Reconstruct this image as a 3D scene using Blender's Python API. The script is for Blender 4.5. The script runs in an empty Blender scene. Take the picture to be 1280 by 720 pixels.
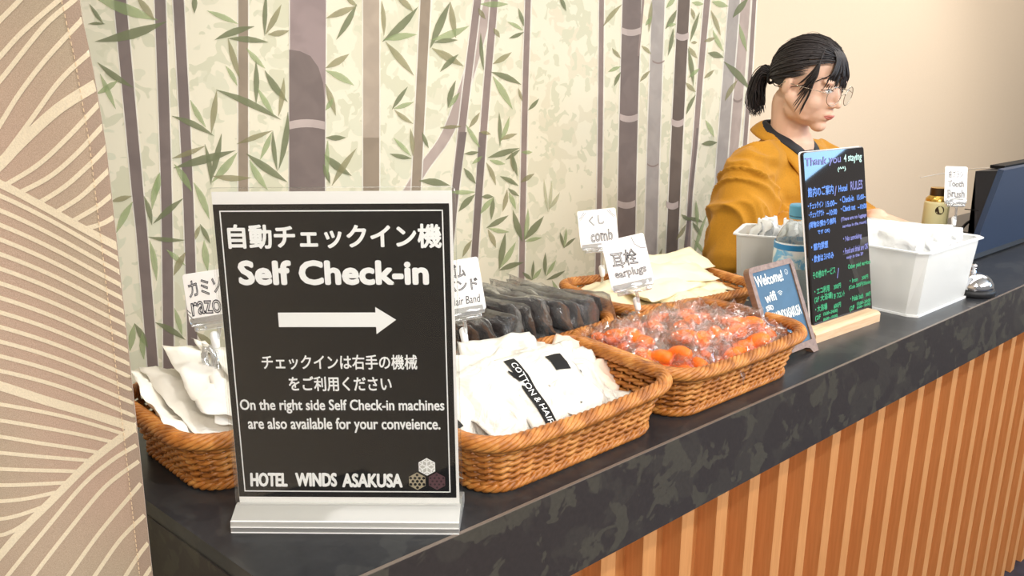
import bpy, bmesh, math, random
from mathutils import Vector, Matrix, noise, Euler
S = bpy.context.scene
C = S.collection
PI = math.pi
T = 1.0                      # height of the counter top above the floor

# ------------------------------------------------------------------ camera, world, lights, exposure
ORD = 'first second third fourth fifth sixth seventh eighth ninth tenth eleventh twelfth thirteenth fourteenth'.split()
def nrm(v): return Vector(v).normalized()
FPX = 934.0
dwn = nrm((32, 3440, FPX)); ax = nrm((1235, -265, FPX)); zw = -dwn
ax = (ax - zw*(ax.dot(zw))).normalized(); ay = zw.cross(ax)
RW = Matrix((ax, ay, zw))                       # camera (right, down, forward) -> world
CAM = Vector((0, 0, T + .404))
cd = bpy.data.cameras.new('camera'); cam = bpy.data.objects.new('camera', cd); C.objects.link(cam)
cd.sensor_width = 36; cd.lens = 36*FPX/1280; cd.clip_start = .02
r_ = RW.col[0]; d_ = RW.col[1]; f_ = RW.col[2]; FWD = f_.copy()
cam.matrix_world = Matrix(((r_.x, -d_.x, -f_.x, CAM.x), (r_.y, -d_.y, -f_.y, CAM.y), (r_.z, -d_.z, -f_.z, CAM.z), (0, 0, 0, 1)))
S.camera = cam
S.view_settings.view_transform = 'Standard'; S.view_settings.look = 'None'
S.view_settings.exposure = 0.12; S.view_settings.gamma = 1.0
S.cycles.transparent_max_bounces = 24

W = bpy.data.worlds.new('world'); S.world = W; W.use_nodes = True
bg = W.node_tree.nodes['Background']; bg.inputs[0].default_value = (1.0, .97, .93, 1); bg.inputs[1].default_value = .30

def area(name, loc, aim, sx, sy, power, col):
    l = bpy.data.lights.new(name, 'AREA'); l.shape = 'RECTANGLE'; l.size = sx; l.size_y = sy; l.energy = power; l.color = col
    o = bpy.data.objects.new(name, l); C.objects.link(o); o.location = loc
    o.rotation_euler = (Vector(aim)-Vector(loc)).to_track_quat('-Z', 'Y').to_euler(); return o
def spot(name, loc, aim, power, col, size=75, blend=.5, rad=.04):
    l = bpy.data.lights.new(name, 'SPOT'); l.energy = power; l.color = col; l.spot_size = math.radians(size); l.spot_blend = blend; l.shadow_soft_size = rad
    o = bpy.data.objects.new(name, l); C.objects.link(o); o.location = loc
    o.rotation_euler = (Vector(aim)-Vector(loc)).to_track_quat('-Z', 'Y').to_euler(); return o
WARM = (1, .945, .88)
area('ceiling_panel_light', (1.4, .55, T+1.5), (1.4, .75, 0), 2.8, .8, 12, (1, .97, .94))
area('far_wall_fill_light', (3.9, .5, T+1.5), (3.9, .9, 0), 1.6, .9, 15, (1, .97, .94))  # added fill, unseen: evens out the beige wall on the right
area('front_fill_light_left', (-.5, -1.4, T+1.5), (.3, .7, T-.1), 1.0, .8, 46, (1, .97, .94))  # added fill from the front left for the sign and curtain
area('front_fill_light', (2.1, -1.7, T+1.3), (1.7, .6, T-.5), 2.8, .8, 62, (1, .97, .94))  # unseen fill added to brighten the slat faces
spot('downlight_behind_counter', (.85, 1.15, T+1.52), (.8, .7, T), 24, WARM, 95, .6, .035)
spot('downlight_far', (3.2, .45, T+1.52), (2.9, 1.2, T+.1), 34, WARM, 110, .7, .05)
spot('downlight_front', (.45, -.75, T+1.52), (1.1, .6, T-.2), 66, WARM, 80, .6, .03)
wl_ = area('board_reflection_light', (4.0, 0, 0), (0, 0, 0), .95, .8, 34, (.36, .66, 1.0))
_a = math.radians(20); _u = Vector((0, math.cos(_a), math.sin(_a))); _v = Vector((0, -math.sin(_a), math.cos(_a))); _n = _u.cross(_v)   # unseen cool light, tilted to put a blue reflection on the black board
_c = Vector((4.0, -1.05, T+.63))-_u*.475+_v*.40
wl_.matrix_world = Matrix(((_u.x, _v.x, _n.x, _c.x), (_u.y, _v.y, _n.y, _c.y), (_u.z, _v.z, _n.z, _c.z), (0, 0, 0, 1)))

# ------------------------------------------------------------------ helpers
def ray(px, py): return (RW @ Vector(((px-640)/FPX, (py-360)/FPX, 1)))
def onZ(px, py, z=0.0):
    r = ray(px, py); t = (T+z-CAM.z)/r.z; return CAM + r*t
def onY(px, py, y):
    r = ray(px, py); return CAM + r*(y/r.y)
def onX(px, py, x):
    r = ray(px, py); return CAM + r*(x/r.x)
def atD(px, py, d): return CAM + ray(px, py)*d
def local(px, py, O, U, V):
    n = U.cross(V); r = ray(px, py); t = (O-CAM).dot(n)/r.dot(n); p = CAM+r*t-O; return p.dot(U), p.dot(V)

def srgb(r, g, b):
    f = lambda c: (c/255/12.92) if c/255 <= .04045 else ((c/255+.055)/1.055)**2.4
    return (f(r), f(g), f(b), 1)

def mat(name, col, rough=.6, metal=0, **kw):
    m = bpy.data.materials.new(name); m.use_nodes = True; b = m.node_tree.nodes['Principled BSDF']
    b.inputs['Base Color'].default_value = col; b.inputs['Roughness'].default_value = rough; b.inputs['Metallic'].default_value = metal
    for k, v in kw.items(): b.inputs[k.replace('_', ' ')].default_value = v
    return m
def nodes(m): return m.node_tree.nodes, m.node_tree.links, m.node_tree.nodes['Principled BSDF']
def coord(m, scale=(1, 1, 1), kind='Object'):
    N, L, b = nodes(m); t = N.new('ShaderNodeTexCoord'); mp = N.new('ShaderNodeMapping'); mp.inputs['Scale'].default_value = scale
    L.new(t.outputs[kind], mp.inputs[0]); return mp.outputs[0]
def noisetex(m, vec, scale, detail=3, rough=.5, dist=0):
    N, L, b = nodes(m); n = N.new('ShaderNodeTexNoise'); n.inputs['Scale'].default_value = scale; n.inputs['Detail'].default_value = detail
    n.inputs['Roughness'].default_value = rough; n.inputs['Distortion'].default_value = dist
    L.new(vec, n.inputs['Vector']); return n.outputs[0]
def ramp(m, fac, stops, interp='LINEAR'):
    N, L, b = nodes(m); r = N.new('ShaderNodeValToRGB'); r.color_ramp.interpolation = interp
    e = r.color_ramp.elements
    while len(e) < len(stops): e.new(.5)
    for i, (p, c) in enumerate(stops): e[i].position = p; e[i].color = c
    L.new(fac, r.inputs[0]); return r.outputs[0]
def mixc(m, fac, a, b_, typ='MIX'):
    N, L, b = nodes(m); x = N.new('ShaderNodeMix'); x.data_type = 'RGBA'; x.blend_type = typ
    for sock, v in ((x.inputs[0], fac), (x.inputs[6], a), (x.inputs[7], b_)):
        if hasattr(v, 'is_linked'): L.new(v, sock)
        else: sock.default_value = v
    return x.outputs[2]
def bump(m, h, strength=.3, dist=.002):
    N, L, b = nodes(m); n = N.new('ShaderNodeBump'); n.inputs['Strength'].default_value = strength; n.inputs['Distance'].default_value = dist
    L.new(h, n.inputs['Height']); L.new(n.outputs[0], b.inputs['Normal']); return n.outputs[0]
def grainy(m, col, d=.12, scale=60, stretch=(1, 1, 1), bs=.15):
    v = coord(m, stretch); n = noisetex(m, v, scale, 4)
    N, L, b = nodes(m)
    c2 = tuple(max(0, x*(1-d*2)) for x in col[:3])+(1,); c1 = tuple(min(1, x*(1+d)) for x in col[:3])+(1,)
    L.new(ramp(m, n, [(.3, c2), (.7, c1)]), b.inputs['Base Color'])
    if bs: bump(m, n, bs, .001)
    return m
def see_through(name, tint, gloss_rough=.08, base=.12, edge=.5, white=.0, bumpscale=0, bstr=.6):
    """thin clear plastic: transparent + glossy reflection, more at grazing angles; optional milky diffuse"""
    m = bpy.data.materials.new(name); m.use_nodes = True; N = m.node_tree.nodes; L = m.node_tree.links
    for n in list(N): N.remove(n)
    out = N.new('ShaderNodeOutputMaterial'); tr = N.new('ShaderNodeBsdfTransparent'); gl = N.new('ShaderNodeBsdfGlossy')
    tr.inputs[0].default_value = tint; gl.inputs['Roughness'].default_value = gloss_rough
    lw = N.new('ShaderNodeLayerWeight'); lw.inputs[0].default_value = .35
    mr = N.new('ShaderNodeMapRange'); mr.inputs[3].default_value = base; mr.inputs[4].default_value = edge
    L.new(lw.outputs['Facing'], mr.inputs[0])
    mx = N.new('ShaderNodeMixShader'); L.new(mr.outputs[0], mx.inputs[0]); L.new(tr.outputs[0], mx.inputs[1]); L.new(gl.outputs[0], mx.inputs[2])
    last = mx
    if white:
        df = N.new('ShaderNodeBsdfDiffuse'); df.inputs[0].default_value = (.97, .97, .95, 1)
        tl = N.new('ShaderNodeBsdfTranslucent'); tl.inputs[0].default_value = (.97, .97, .95, 1)
        a = N.new('ShaderNodeMixShader'); a.inputs[0].default_value = .4; L.new(df.outputs[0], a.inputs[1]); L.new(tl.outputs[0], a.inputs[2])
        m2 = N.new('ShaderNodeMixShader'); m2.inputs[0].default_value = white
        L.new(mx.outputs[0], m2.inputs[1]); L.new(a.outputs[0], m2.inputs[2]); last = m2
    if bumpscale:
        tc = N.new('ShaderNodeTexCoord'); nz = N.new('ShaderNodeTexNoise'); nz.inputs['Scale'].default_value = bumpscale; nz.inputs['Detail'].default_value = 3
        nz.inputs['Distortion'].default_value = 1.5
        L.new(tc.outputs['Object'], nz.inputs['Vector']); bp = N.new('ShaderNodeBump'); bp.inputs['Strength'].default_value = bstr; bp.inputs['Distance'].default_value = .004
        L.new(nz.outputs[0], bp.inputs['Height']); L.new(bp.outputs[0], gl.inputs['Normal'])
    L.new(last.outputs[0], out.inputs[0]); return m

class MB:
    def __init__(s): s.v = []; s.f = []; s.mi = []; s.cur = 0
    def add(s, vs, fs, M=None):
        b = len(s.v)
        s.v += [(M @ Vector(v)) if M else Vector(v) for v in vs]
        s.f += [tuple(b+i for i in f) for f in fs]; s.mi += [s.cur]*len(fs)
    def box(s, x0, x1, y0, y1, z0, z1, M=None):
        s.add([(x, y, z) for z in (z0, z1) for y in (y0, y1) for x in (x0, x1)],
              [(0, 2, 3, 1), (4, 5, 7, 6), (0, 1, 5, 4), (2, 6, 7, 3), (0, 4, 6, 2), (1, 3, 7, 5)], M)
    def rbox(s, x0, x1, y0, y1, z0, z1, r=.004, seg=3, M=None):
        """box with rounded vertical edges and a small chamfer"""
        def ring(z, ins):
            o = []
            R = max(r-ins, .0005)
            for cx, cy, a0 in ((x1-ins-R, y1-ins-R, 0), (x0+ins+R, y1-ins-R, 90), (x0+ins+R, y0+ins+R, 180), (x1-ins-R, y0+ins+R, 270)):
                for k in range(seg+1):
                    a = math.radians(a0+90*k/seg); o.append((cx+R*math.cos(a), cy+R*math.sin(a), z))
            return o
        c = min(r*.4, (z1-z0)*.3)
        s.loft([ring(z0, c), ring(z0+c, 0), ring(z1-c, 0), ring(z1, c)], M=M)
    def loft(s, rings, caps=True, closed=True, M=None):
        n = len(rings[0]); vs = [p for r in rings for p in r]; fs = []
        for i in range(len(rings)-1):
            for j in range(n if closed else n-1):
                k = (j+1) % n; fs.append((i*n+j, i*n+k, (i+1)*n+k, (i+1)*n+j))
        if caps: fs.append(tuple(range(n-1, -1, -1))); fs.append(tuple((len(rings)-1)*n+j for j in range(n)))
        s.add(vs, fs, M)
    def lathe(s, prof, n=24, M=None, caps=True):
        s.loft([[(r*math.cos(2*PI*j/n), r*math.sin(2*PI*j/n), z) for j in range(n)] for r, z in prof], caps=caps, M=M)
    def tube(s, pts, r, n=6, closed=False, M=None, caps=True):
        pts = [Vector(p) for p in pts]; m = len(pts); rs = r if isinstance(r, (list, tuple)) else [r]*m
        rings = []; up = None; nw = None
        if closed:
            nw = Vector((0, 0, 0)); c_ = sum(pts, Vector())/m
            for i in range(m): nw += (pts[i]-c_).cross(pts[(i+1) % m]-c_)
            nw.normalize()
        for i, p in enumerate(pts):
            if closed: t = pts[(i+1) % m]-pts[i-1]
            else: t = pts[min(i+1, m-1)]-pts[max(i-1, 0)]
            if t.length < 1e-9: t = Vector((0, 0, 1))
            t.normalize()
            if nw is not None: up = nw
            if up is None:
                up = Vector((0, 0, 1)) if abs(t.z) < .9 else Vector((1, 0, 0))
            a = t.cross(up); 
            if a.length < 1e-6: a = t.orthogonal()
            a.normalize(); b = a.cross(t).normalized(); up = b
            rings.append([p+(a*math.cos(2*PI*j/n)+b*math.sin(2*PI*j/n))*rs[i] for j in range(n)])
        if closed: rings.append(rings[0]); s.loft(rings, False, True, M)
        else: s.loft(rings, caps, True, M)
    def ball(s, c, r, n=12, M=None, rot=None):
        if not isinstance(r, (list, tuple)): r = (r, r, r)
        R = rot.to_matrix() if rot else Matrix.Identity(3)
        rings = []
        for i in range(n//2+1):
            th = PI*i/(n//2); q = max(math.sin(th), 1e-3)
            rings.append([Vector(c)+R @ Vector((r[0]*q*math.cos(2*PI*j/n), r[1]*q*math.sin(2*PI*j/n), -r[2]*math.cos(th))) for j in range(n)])
        s.loft(rings, True, True, M)
    def cap(s, a, b, ra, rb, n=14):
        """tapered capsule"""
        a = Vector(a); b = Vector(b); t = (b-a).normalized(); u = t.orthogonal().normalized(); w = t.cross(u)
        rings = []
        for k in range(5):
            q = PI/2*k/4; rings.append((a-t*ra*math.cos(q), ra*max(math.sin(q), .02)))
        for k in range(5):
            q = PI/2*k/4; rings.append((b+t*rb*math.sin(q), rb*max(math.cos(q), .02)))
        s.loft([[c+(u*math.cos(2*PI*j/n)+w*math.sin(2*PI*j/n))*r for j in range(n)] for c, r in rings])
    def poly(s, pts, M=None): s.add(pts, [tuple(range(len(pts)))], M)
    def prism(s, pts, z0, z1, M=None):
        n = len(pts); s.loft([[(x, y, z0) for x, y in pts], [(x, y, z1) for x, y in pts]], M=M)
    def mesh(s, name, mats, smooth=False):
        me = bpy.data.meshes.new(name); me.from_pydata([tuple(v) for v in s.v], [], s.f)
        for m in (mats if isinstance(mats, (list, tuple)) else [mats]): me.materials.append(m)
        me.polygons.foreach_set('material_index', s.mi)
        if smooth: me.polygons.foreach_set('use_smooth', [True]*len(s.f))
        me.update(); return me
    def build(s, name, mats, parent=None, smooth=False, kind=None):
        return link(s.mesh(name, mats, smooth), name, parent, kind)
def link(me, name, parent=None, kind=None, M=None):
    o = bpy.data.objects.new(name, me); C.objects.link(o)
    if parent: o.parent = parent
    if M: o.matrix_local = M
    if kind: o['kind'] = kind
    return o
def tag(o, label, cat, group=None, kind=None):
    o['label'] = label; o['category'] = cat
    if group: o['group'] = group
    if kind: o['kind'] = kind
    return o
def thing(name, label, cat, M=None, group=None):
    o = bpy.data.objects.new(name, None); C.objects.link(o); o.empty_display_size = .05
    if M is not None: o.matrix_world = M
    return tag(o, label, cat, group)
def frame(O, U, V):
    """matrix whose x is U, y is V, z is the front normal"""
    U = U.normalized(); N_ = U.cross(V).normalized(); V = N_.cross(U)
    return Matrix(((U.x, V.x, N_.x, O[0]), (U.y, V.y, N_.y, O[1]), (U.z, V.z, N_.z, O[2]), (0, 0, 0, 1)))
def place(x, y, z, rz=0, rx=0, ry=0): return Matrix.Translation((x, y, T+z)) @ Euler((math.radians(rx), math.radians(ry), math.radians(rz)), 'XYZ').to_matrix().to_4x4()

# lettering: text turned into a thin flat mesh, fitted to the box (x0..x1, y0..y1)
def text_mesh(s, res=3, shear=0, outline=0):
    c = bpy.data.curves.new('t', 'FONT'); c.body = s; c.size = 1; c.resolution_u = res; c.shear = shear
    if outline: c.fill_mode = 'NONE'; c.bevel_depth = outline; c.bevel_resolution = 0
    o = bpy.data.objects.new('t', c); C.objects.link(o); bpy.context.view_layer.update()
    me = bpy.data.meshes.new_from_object(o.evaluated_get(bpy.context.evaluated_depsgraph_get()))
    vs = [tuple(v.co) for v in me.vertices]; fs = [tuple(p.vertices) for p in me.polygons]
    bpy.data.objects.remove(o); bpy.data.curves.remove(c); bpy.data.meshes.remove(me); return vs, fs
def write(mb, s, x0, x1, y0, y1, bold=0, shear=0, z=.0003, fit='both', outline=0, jitter=0, M=None, slope=0):
    vs, fs = text_mesh(s, shear=shear, outline=outline)
    if not vs: return
    ax_, bx = min(v[0] for v in vs), max(v[0] for v in vs); ay_, by = min(v[1] for v in vs), max(v[1] for v in vs)
    sx = (x1-x0)/(bx-ax_); sy = (y1-y0)/(by-ay_)
    if fit == 'h': sx = sy
    offs = [(0, 0)] if not bold else [(bold*math.cos(2*PI*k/8), bold*math.sin(2*PI*k/8)) for k in range(8)]+[(0, 0)]
    rj = random.Random(hash(len(s)*7+ord(s[0])))
    for i, (ox, oy) in enumerate(offs):
        out = []
        for v in vs:
            X = x0+(v[0]-ax_)*sx; Y = y0+(v[1]-ay_)*sy
            if jitter: Y += jitter*math.sin((v[0])*4.1+len(s)); X += jitter*.5*math.sin(v[1]*5+v[0]*1.7)
            Y += slope*(X-x0)
            out.append((X+ox, Y+oy, z+i*.000015+(v[2]*sy if outline else 0)))
        mb.add(out, fs, M)
def rect(mb, x0, x1, y0, y1, z, M=None): mb.add([(x0, y0, z), (x1, y0, z), (x1, y1, z), (x0, y1, z)], [(0, 1, 2, 3)], M)
def stroke(mb, pts, w, z=.0003, M=None):
    """flat ribbon along a 2-D polyline"""
    P = [Vector((p[0], p[1])) for p in pts]; vs = []
    for i, p in enumerate(P):
        t = (P[min(i+1, len(P)-1)]-P[max(i-1, 0)])
        if t.length == 0: t = Vector((1, 0))
        t.normalize(); n = Vector((-t.y, t.x))*w/2
        vs += [(p.x+n.x, p.y+n.y, z), (p.x-n.x, p.y-n.y, z)]
    mb.add(vs, [(2*i+1, 2*i+3, 2*i+2, 2*i) for i in range(len(P)-1)], M)
def smooth_path(pts, n=8):
    P = [Vector(p) for p in pts]; out = []
    for i in range(len(P)-1):
        a = P[max(i-1, 0)]; b = P[i]; c = P[i+1]; d = P[min(i+2, len(P)-1)]
        for k in range(n):
            t = k/n; out.append(.5*((2*b)+(c-a)*t+(2*a-5*b+4*c-d)*t*t+(3*b-a-3*c+d)*t**3))
    out.append(P[-1]); return out

# ------------------------------------------------------------------ materials
# wallpaper: pale mottled "camouflage" print
m_wall = mat('wallpaper', srgb(232, 222, 196), .75)
v = coord(m_wall, (1, 1, 1)); N, L, b = nodes(m_wall)
big = noisetex(m_wall, v, .55, 1)
n1 = noisetex(m_wall, v, 19, 2, .45, .5); n2 = noisetex(m_wall, v, 26, 2, .5, .6)
base = ramp(m_wall, big, [(.35, srgb(216, 204, 178)), (.65, srgb(206, 205, 180))])
pa = ramp(m_wall, n1, [(0, (0, 0, 0, 1)), (.44, (0, 0, 0, 1)), (.455, (1, 1, 1, 1))]); pb = ramp(m_wall, n2, [(0, (0, 0, 0, 1)), (.56, (0, 0, 0, 1)), (.575, (1, 1, 1, 1))])
c1 = mixc(m_wall, pa, base, srgb(221, 214, 190)); c2 = mixc(m_wall, pb, c1, srgb(202, 199, 172))
L.new(c2, b.inputs['Base Color'])
bump(m_wall, noisetex(m_wall, v, 300, 2), .08, .001)
m_beige = mat('beige_wall', srgb(226, 205, 178), .8); grainy(m_beige, srgb(226, 205, 178), .02, 350, bs=.12)
m_floor = grainy(mat('floor', srgb(52, 56, 70), .45), srgb(52, 56, 70), .15, 30)
m_ceil = grainy(mat('ceiling', srgb(235, 230, 220), .9), srgb(235, 230, 220), .02, 80)
def printed(name, col, alpha):
    m = mat(name, col, .75, Alpha=alpha); v = coord(m); n = noisetex(m, v, 16, 2, .5, .6)
    N, L, b = nodes(m); L.new(ramp(m, n, [(.4, tuple(x*.88 for x in col[:3])+(1,)), (.6, col)]), b.inputs['Base Color']); return m
def camo_dark(name, s, cols, rough, lo=.42, stretch=(1, 1, 1)):
    m = mat(name, cols[0], rough); v = coord(m, stretch); N, L, b = nodes(m)
    n1 = noisetex(m, v, 9*s, 3, .5, .5); n2 = noisetex(m, v, 15*s, 3, .5, .6); n3 = noisetex(m, v, 90*s, 4, .6)
    a = ramp(m, n1, [(0, (0, 0, 0, 1)), (.53, (0, 0, 0, 1)), (.56, (1, 1, 1, 1))]); c = ramp(m, n2, [(0, (0, 0, 0, 1)), (.56, (0, 0, 0, 1)), (.585, (1, 1, 1, 1))])
    k = mixc(m, a, cols[0], cols[1]); k = mixc(m, c, k, cols[2]); k = mixc(m, .25, k, ramp(m, n3, [(.35, (.6, .6, .6, 1)), (.65, (1.3, 1.3, 1.3, 1))]), 'MULTIPLY')
    L.new(k, b.inputs['Base Color']); bump(m, n3, .1, .0006); return m
m_fascia = camo_dark('fascia_laminate', 1.9, (srgb(52, 46, 44), srgb(58, 53, 49), srgb(69, 65, 57)), .42)
m_top = camo_dark('worktop_laminate', 1.0, (srgb(46, 47, 50), srgb(50, 51, 53), srgb(56, 57, 58)), .3)  # bluish sheen of the top is mixed into its grey
def wood(name, c1, c2, rough=.5, stretch=(30, 30, 1.5)):
    m = mat(name, c1, rough); v = coord(m, stretch); n = noisetex(m, v, 6, 4, .55, .3); N, L, b = nodes(m)
    L.new(ramp(m, n, [(.3, c2), (.7, c1)]), b.inputs['Base Color']); bump(m, n, .06, .0006); return m
m_slat = wood('slat_wood', srgb(220, 156, 98), srgb(206, 140, 82))
m_panel = wood('panel_wood', srgb(206, 140, 82), srgb(190, 122, 66))
m_pine = wood('pine_wood', srgb(232, 200, 165), srgb(215, 178, 138), .45, (3, 30, 30))
m_walnut = wood('walnut_wood', srgb(150, 120, 98), srgb(118, 88, 68), .4, (20, 20, 5))
m_cloth = mat('curtain_fabric', srgb(196, 174, 150), .9, Sheen_Weight=.2)
v = coord(m_cloth, (1, 1, 1)); N, L, b = nodes(m_cloth)
k = ramp(m_cloth, noisetex(m_cloth, v, 1500, 1), [(.35, srgb(184, 166, 150)), (.65, srgb(204, 188, 172))])
big = ramp(m_cloth, noisetex(m_cloth, v, 3, 1), [(.4, srgb(255, 240, 232)), (.6, srgb(238, 240, 226))])
L.new(mixc(m_cloth, 1.0, k, big, 'MULTIPLY'), b.inputs['Base Color']); bump(m_cloth, noisetex(m_cloth, v, 1500, 1), .25, .0004)
m_line = grainy(mat('curtain_cream_print', srgb(240, 226, 198), .85), srgb(240, 226, 198), .04, 700, bs=.3)
m_hem = grainy(mat('curtain_hem', srgb(178, 156, 138), .9), srgb(178, 156, 138), .04, 900, bs=.4)
m_stitch = mat('stitch', srgb(225, 200, 165), .9)
m_wicker = mat('wicker', srgb(196, 128, 58), .42)
v = coord(m_wicker); N, L, b = nodes(m_wicker)
L.new(ramp(m_wicker, noisetex(m_wicker, v, 45, 3, .6), [(.3, srgb(132, 76, 28)), (.5, srgb(176, 110, 46)), (.72, srgb(208, 148, 78))]), b.inputs['Base Color'])
bump(m_wicker, noisetex(m_wicker, v, 400, 2), .15, .0005)
m_wicker_dark = grainy(mat('wicker_base', srgb(120, 72, 30), .6), srgb(120, 72, 30), .2, 80)
m_paper = mat('white_paper', srgb(244, 242, 240), .55)
m_black = mat('black_print', srgb(16, 16, 18), .5, Specular_IOR_Level=.25)
m_blackm = mat('black_matte', srgb(20, 20, 22), .5)
m_whiteprint = mat('white_print', srgb(250, 250, 250), .4)
m_grey = mat('grey_print', srgb(200, 198, 194), .5); m_sand = mat('sand_print', srgb(178, 165, 140), .5); m_plum = mat('plum_print', srgb(96, 66, 72), .5); m_plumd = mat('dark_plum_print', srgb(52, 34, 40), .5)
m_ink = mat('ink', srgb(60, 60, 66), .6)
m_acryl = see_through('clear_acrylic', (.99, .995, .99, 1), .03, .012, .45)
m_acrylbase = see_through('acrylic_block', (.95, .96, .94, 1), .05, .16, .8, white=.34)
m_clip = see_through('clear_clip_plastic', (.93, .94, .95, 1), .05, .22, .9, white=.12)
m_film = see_through('clear_film', (1, .99, .98, 1), .12, .03, .35, white=.0, bumpscale=38, bstr=.8)
m_filmgrey = see_through('clear_film_smoky', (.96, .96, .96, 1), .16, .14, .9, white=.05, bumpscale=34, bstr=1.0)
m_filmcream = see_through('cream_film', (1, .99, .95, 1), .2, .1, .5, white=.25, bumpscale=20, bstr=.5)
m_frost = mat('frosted_pouch', srgb(226, 222, 212), .35, Subsurface_Weight=.0, Alpha=.9, Specular_IOR_Level=.6)
N, L, b = nodes(m_frost); v = coord(m_frost); bump(m_frost, noisetex(m_frost, v, 22, 3, .5, 2.2), .8, .008)
m_packet = mat('white_sachet', srgb(246, 242, 232), .5); v = coord(m_packet); bump(m_packet, noisetex(m_packet, v, 22, 3, .5, 1), .4, .005)
m_sleeve = mat('cream_sleeve', srgb(238, 227, 192), .35); v = coord(m_sleeve); bump(m_sleeve, noisetex(m_sleeve, v, 18, 3, .5, 1), .4, .005)
m_pinkpouch = mat('beige_pouch', srgb(228, 205, 186), .4)
m_band = grainy(mat('black_terry', srgb(44, 36, 34), .85), srgb(44, 36, 34), .3, 250, bs=.6)
m_plug = mat('orange_foam', srgb(250, 132, 40), .5); grainy(m_plug, srgb(255, 118, 14), .08, 200)
m_pink = mat('pink_insert', srgb(250, 150, 104), .5)
m_tub = see_through('milky_tub', (1, 1, 1, 1), .3, .05, .25, white=.70)
m_tubin = mat('white_bag', srgb(244, 246, 246), .4, Alpha=.96); v = coord(m_tubin); bump(m_tubin, noisetex(m_tubin, v, 35, 3, .5, 1), .5, .005)
m_pet = see_through('bottle_plastic', (.95, .98, 1, 1), .04, .12, .8, white=.06, bumpscale=25, bstr=.3)
m_water = see_through('water', (.86, .93, .96, 1), .02, .05, .4)
m_cap = mat('blue_cap', srgb(104, 182, 222), .35)
m_label = mat('bottle_label', srgb(120, 185, 225), .3)
v = coord(m_label, (1, 1, 1)); N, L, b = nodes(m_label)
L.new(ramp(m_label, noisetex(m_label, v, 45, 3, .6, .8), [(.4, srgb(120, 190, 235)), (.5, srgb(215, 235, 245)), (.6, srgb(235, 242, 248))]), b.inputs['Base Color'])
m_labelblue = mat('label_blue', srgb(40, 140, 205), .3)
m_chrome = mat('chrome', srgb(225, 225, 228), .08, 1)
m_gold = mat('gold_cap', srgb(205, 165, 80), .25, .8)
m_bronze = mat('bronze', srgb(80, 62, 42), .3, .7)
m_tea = mat('drink_label', srgb(222, 212, 160), .35)
m_mon = mat('monitor_housing', srgb(50, 66, 92), .32); grainy(m_mon, srgb(50, 66, 92), .06, 500, bs=.2)  # blue reflection on the housing is put into its base colour
m_mond = mat('monitor_black', srgb(24, 26, 32), .45)
m_slate = mat('blue_slate', srgb(62, 98, 126), .5); grainy(m_slate, srgb(62, 98, 126), .06, 40, bs=0)
m_board = mat('black_board', srgb(36, 32, 31), .03)
m_chalkw = mat('white_marker', srgb(240, 244, 240), .5); m_chalkb = mat('blue_marker', srgb(96, 140, 225), .5); m_chalkg = mat('green_marker', srgb(60, 160, 110), .5); m_chalkl = mat('lilac_marker', srgb(120, 120, 180), .5); m_chalkm = mat('mint_marker', srgb(190, 225, 215), .5)

# ------------------------------------------------------------------ the room
YW = 1.55
mb = MB(); mb.box(-2.5, 5.5, -2.5, 3.2, -.1, 0); mb.build('floor', m_floor, kind='structure')
mb = MB(); mb.box(-2.5, 5.5, -2.5, 3.2, T+1.56, T+1.66); mb.build('ceiling', m_ceil, kind='structure')
xc = onY(945, 5, YW).x
mb = MB(); mb.box(-1.5, xc, YW, YW+.1, 0, T+1.56); wallback = mb.build('wall_back', m_wall, kind='structure')
mb = MB(); mb.box(xc, 5.5, YW+.015, YW+.115, 0, T+1.56); mb.build('wall_right', m_beige, kind='structure')
mb = MB(); mb.box(-1.6, -1.5, -2.5, YW+.1, 0, T+1.56); mb.build('wall_left', m_beige, kind='structure')
# printed bamboo on the wallpaper (flat print: thin inked shapes lying on the wall)
STEM = {'a': printed('stem_ink_grey_brown', srgb(122, 108, 102), .93), 'b': printed('stem_ink_tan', srgb(152, 136, 116), .9), 'p': printed('stem_ink_pink', srgb(184, 166, 156), .85),
        'e': printed('stem_ink_mauve', srgb(154, 136, 132), .95), 'g': printed('stem_ink_pale_grey', srgb(172, 163, 156), .88), 'd': printed('stem_ink_dark', srgb(104, 90, 80), .96),
        'n': printed('stem_ink_node', srgb(186, 170, 162), .95), 'f': printed('stem_ink_faint', srgb(186, 168, 148), .75), 'h': printed('stem_ink_halo', srgb(250, 244, 232), .6), 'v': printed('stem_ink_violet', srgb(146, 128, 120), .92)}
LEAF = {'d': printed('leaf_ink_dark', srgb(122, 128, 92), .74), 'o': printed('leaf_ink_olive', srgb(152, 146, 104), .6), 'g': printed('leaf_ink_green', srgb(158, 176, 120), .55), 'p': printed('leaf_ink_pale', srgb(186, 186, 150), .5)}
layer = [0]
def wallpt(px, py, lift):
    p = onY(px, py, YW-.0008-lift); return (p.x, p.y, p.z)
def stemprint(key, pts, w0, w1, halo=True):
    layer[0] += 1; lift = layer[0]*.000006
    P = smooth_path([(x, y, 0) for x, y in pts], 6)
    mbs = MB(); mbh = MB()
    for m_, ex, lf in ((mbh, 1.6, lift-.000003), (mbs, 0, lift)):
        vs = []
        for i, p in enumerate(P):
            w = (w0+(w1-w0)*i/(len(P)-1))/2+ex
            vs += [wallpt(p.x-w, p.y, lf), wallpt(p.x+w, p.y, lf)]
        m_.add(vs, [(2*i, 2*i+1, 2*i+3, 2*i+2) for i in range(len(P)-1)])
    if halo: mbh.build('stem_outline_print', STEM['h'], wallback)
    mbs.build('bamboo_stem_print', STEM[key], wallback)
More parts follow.
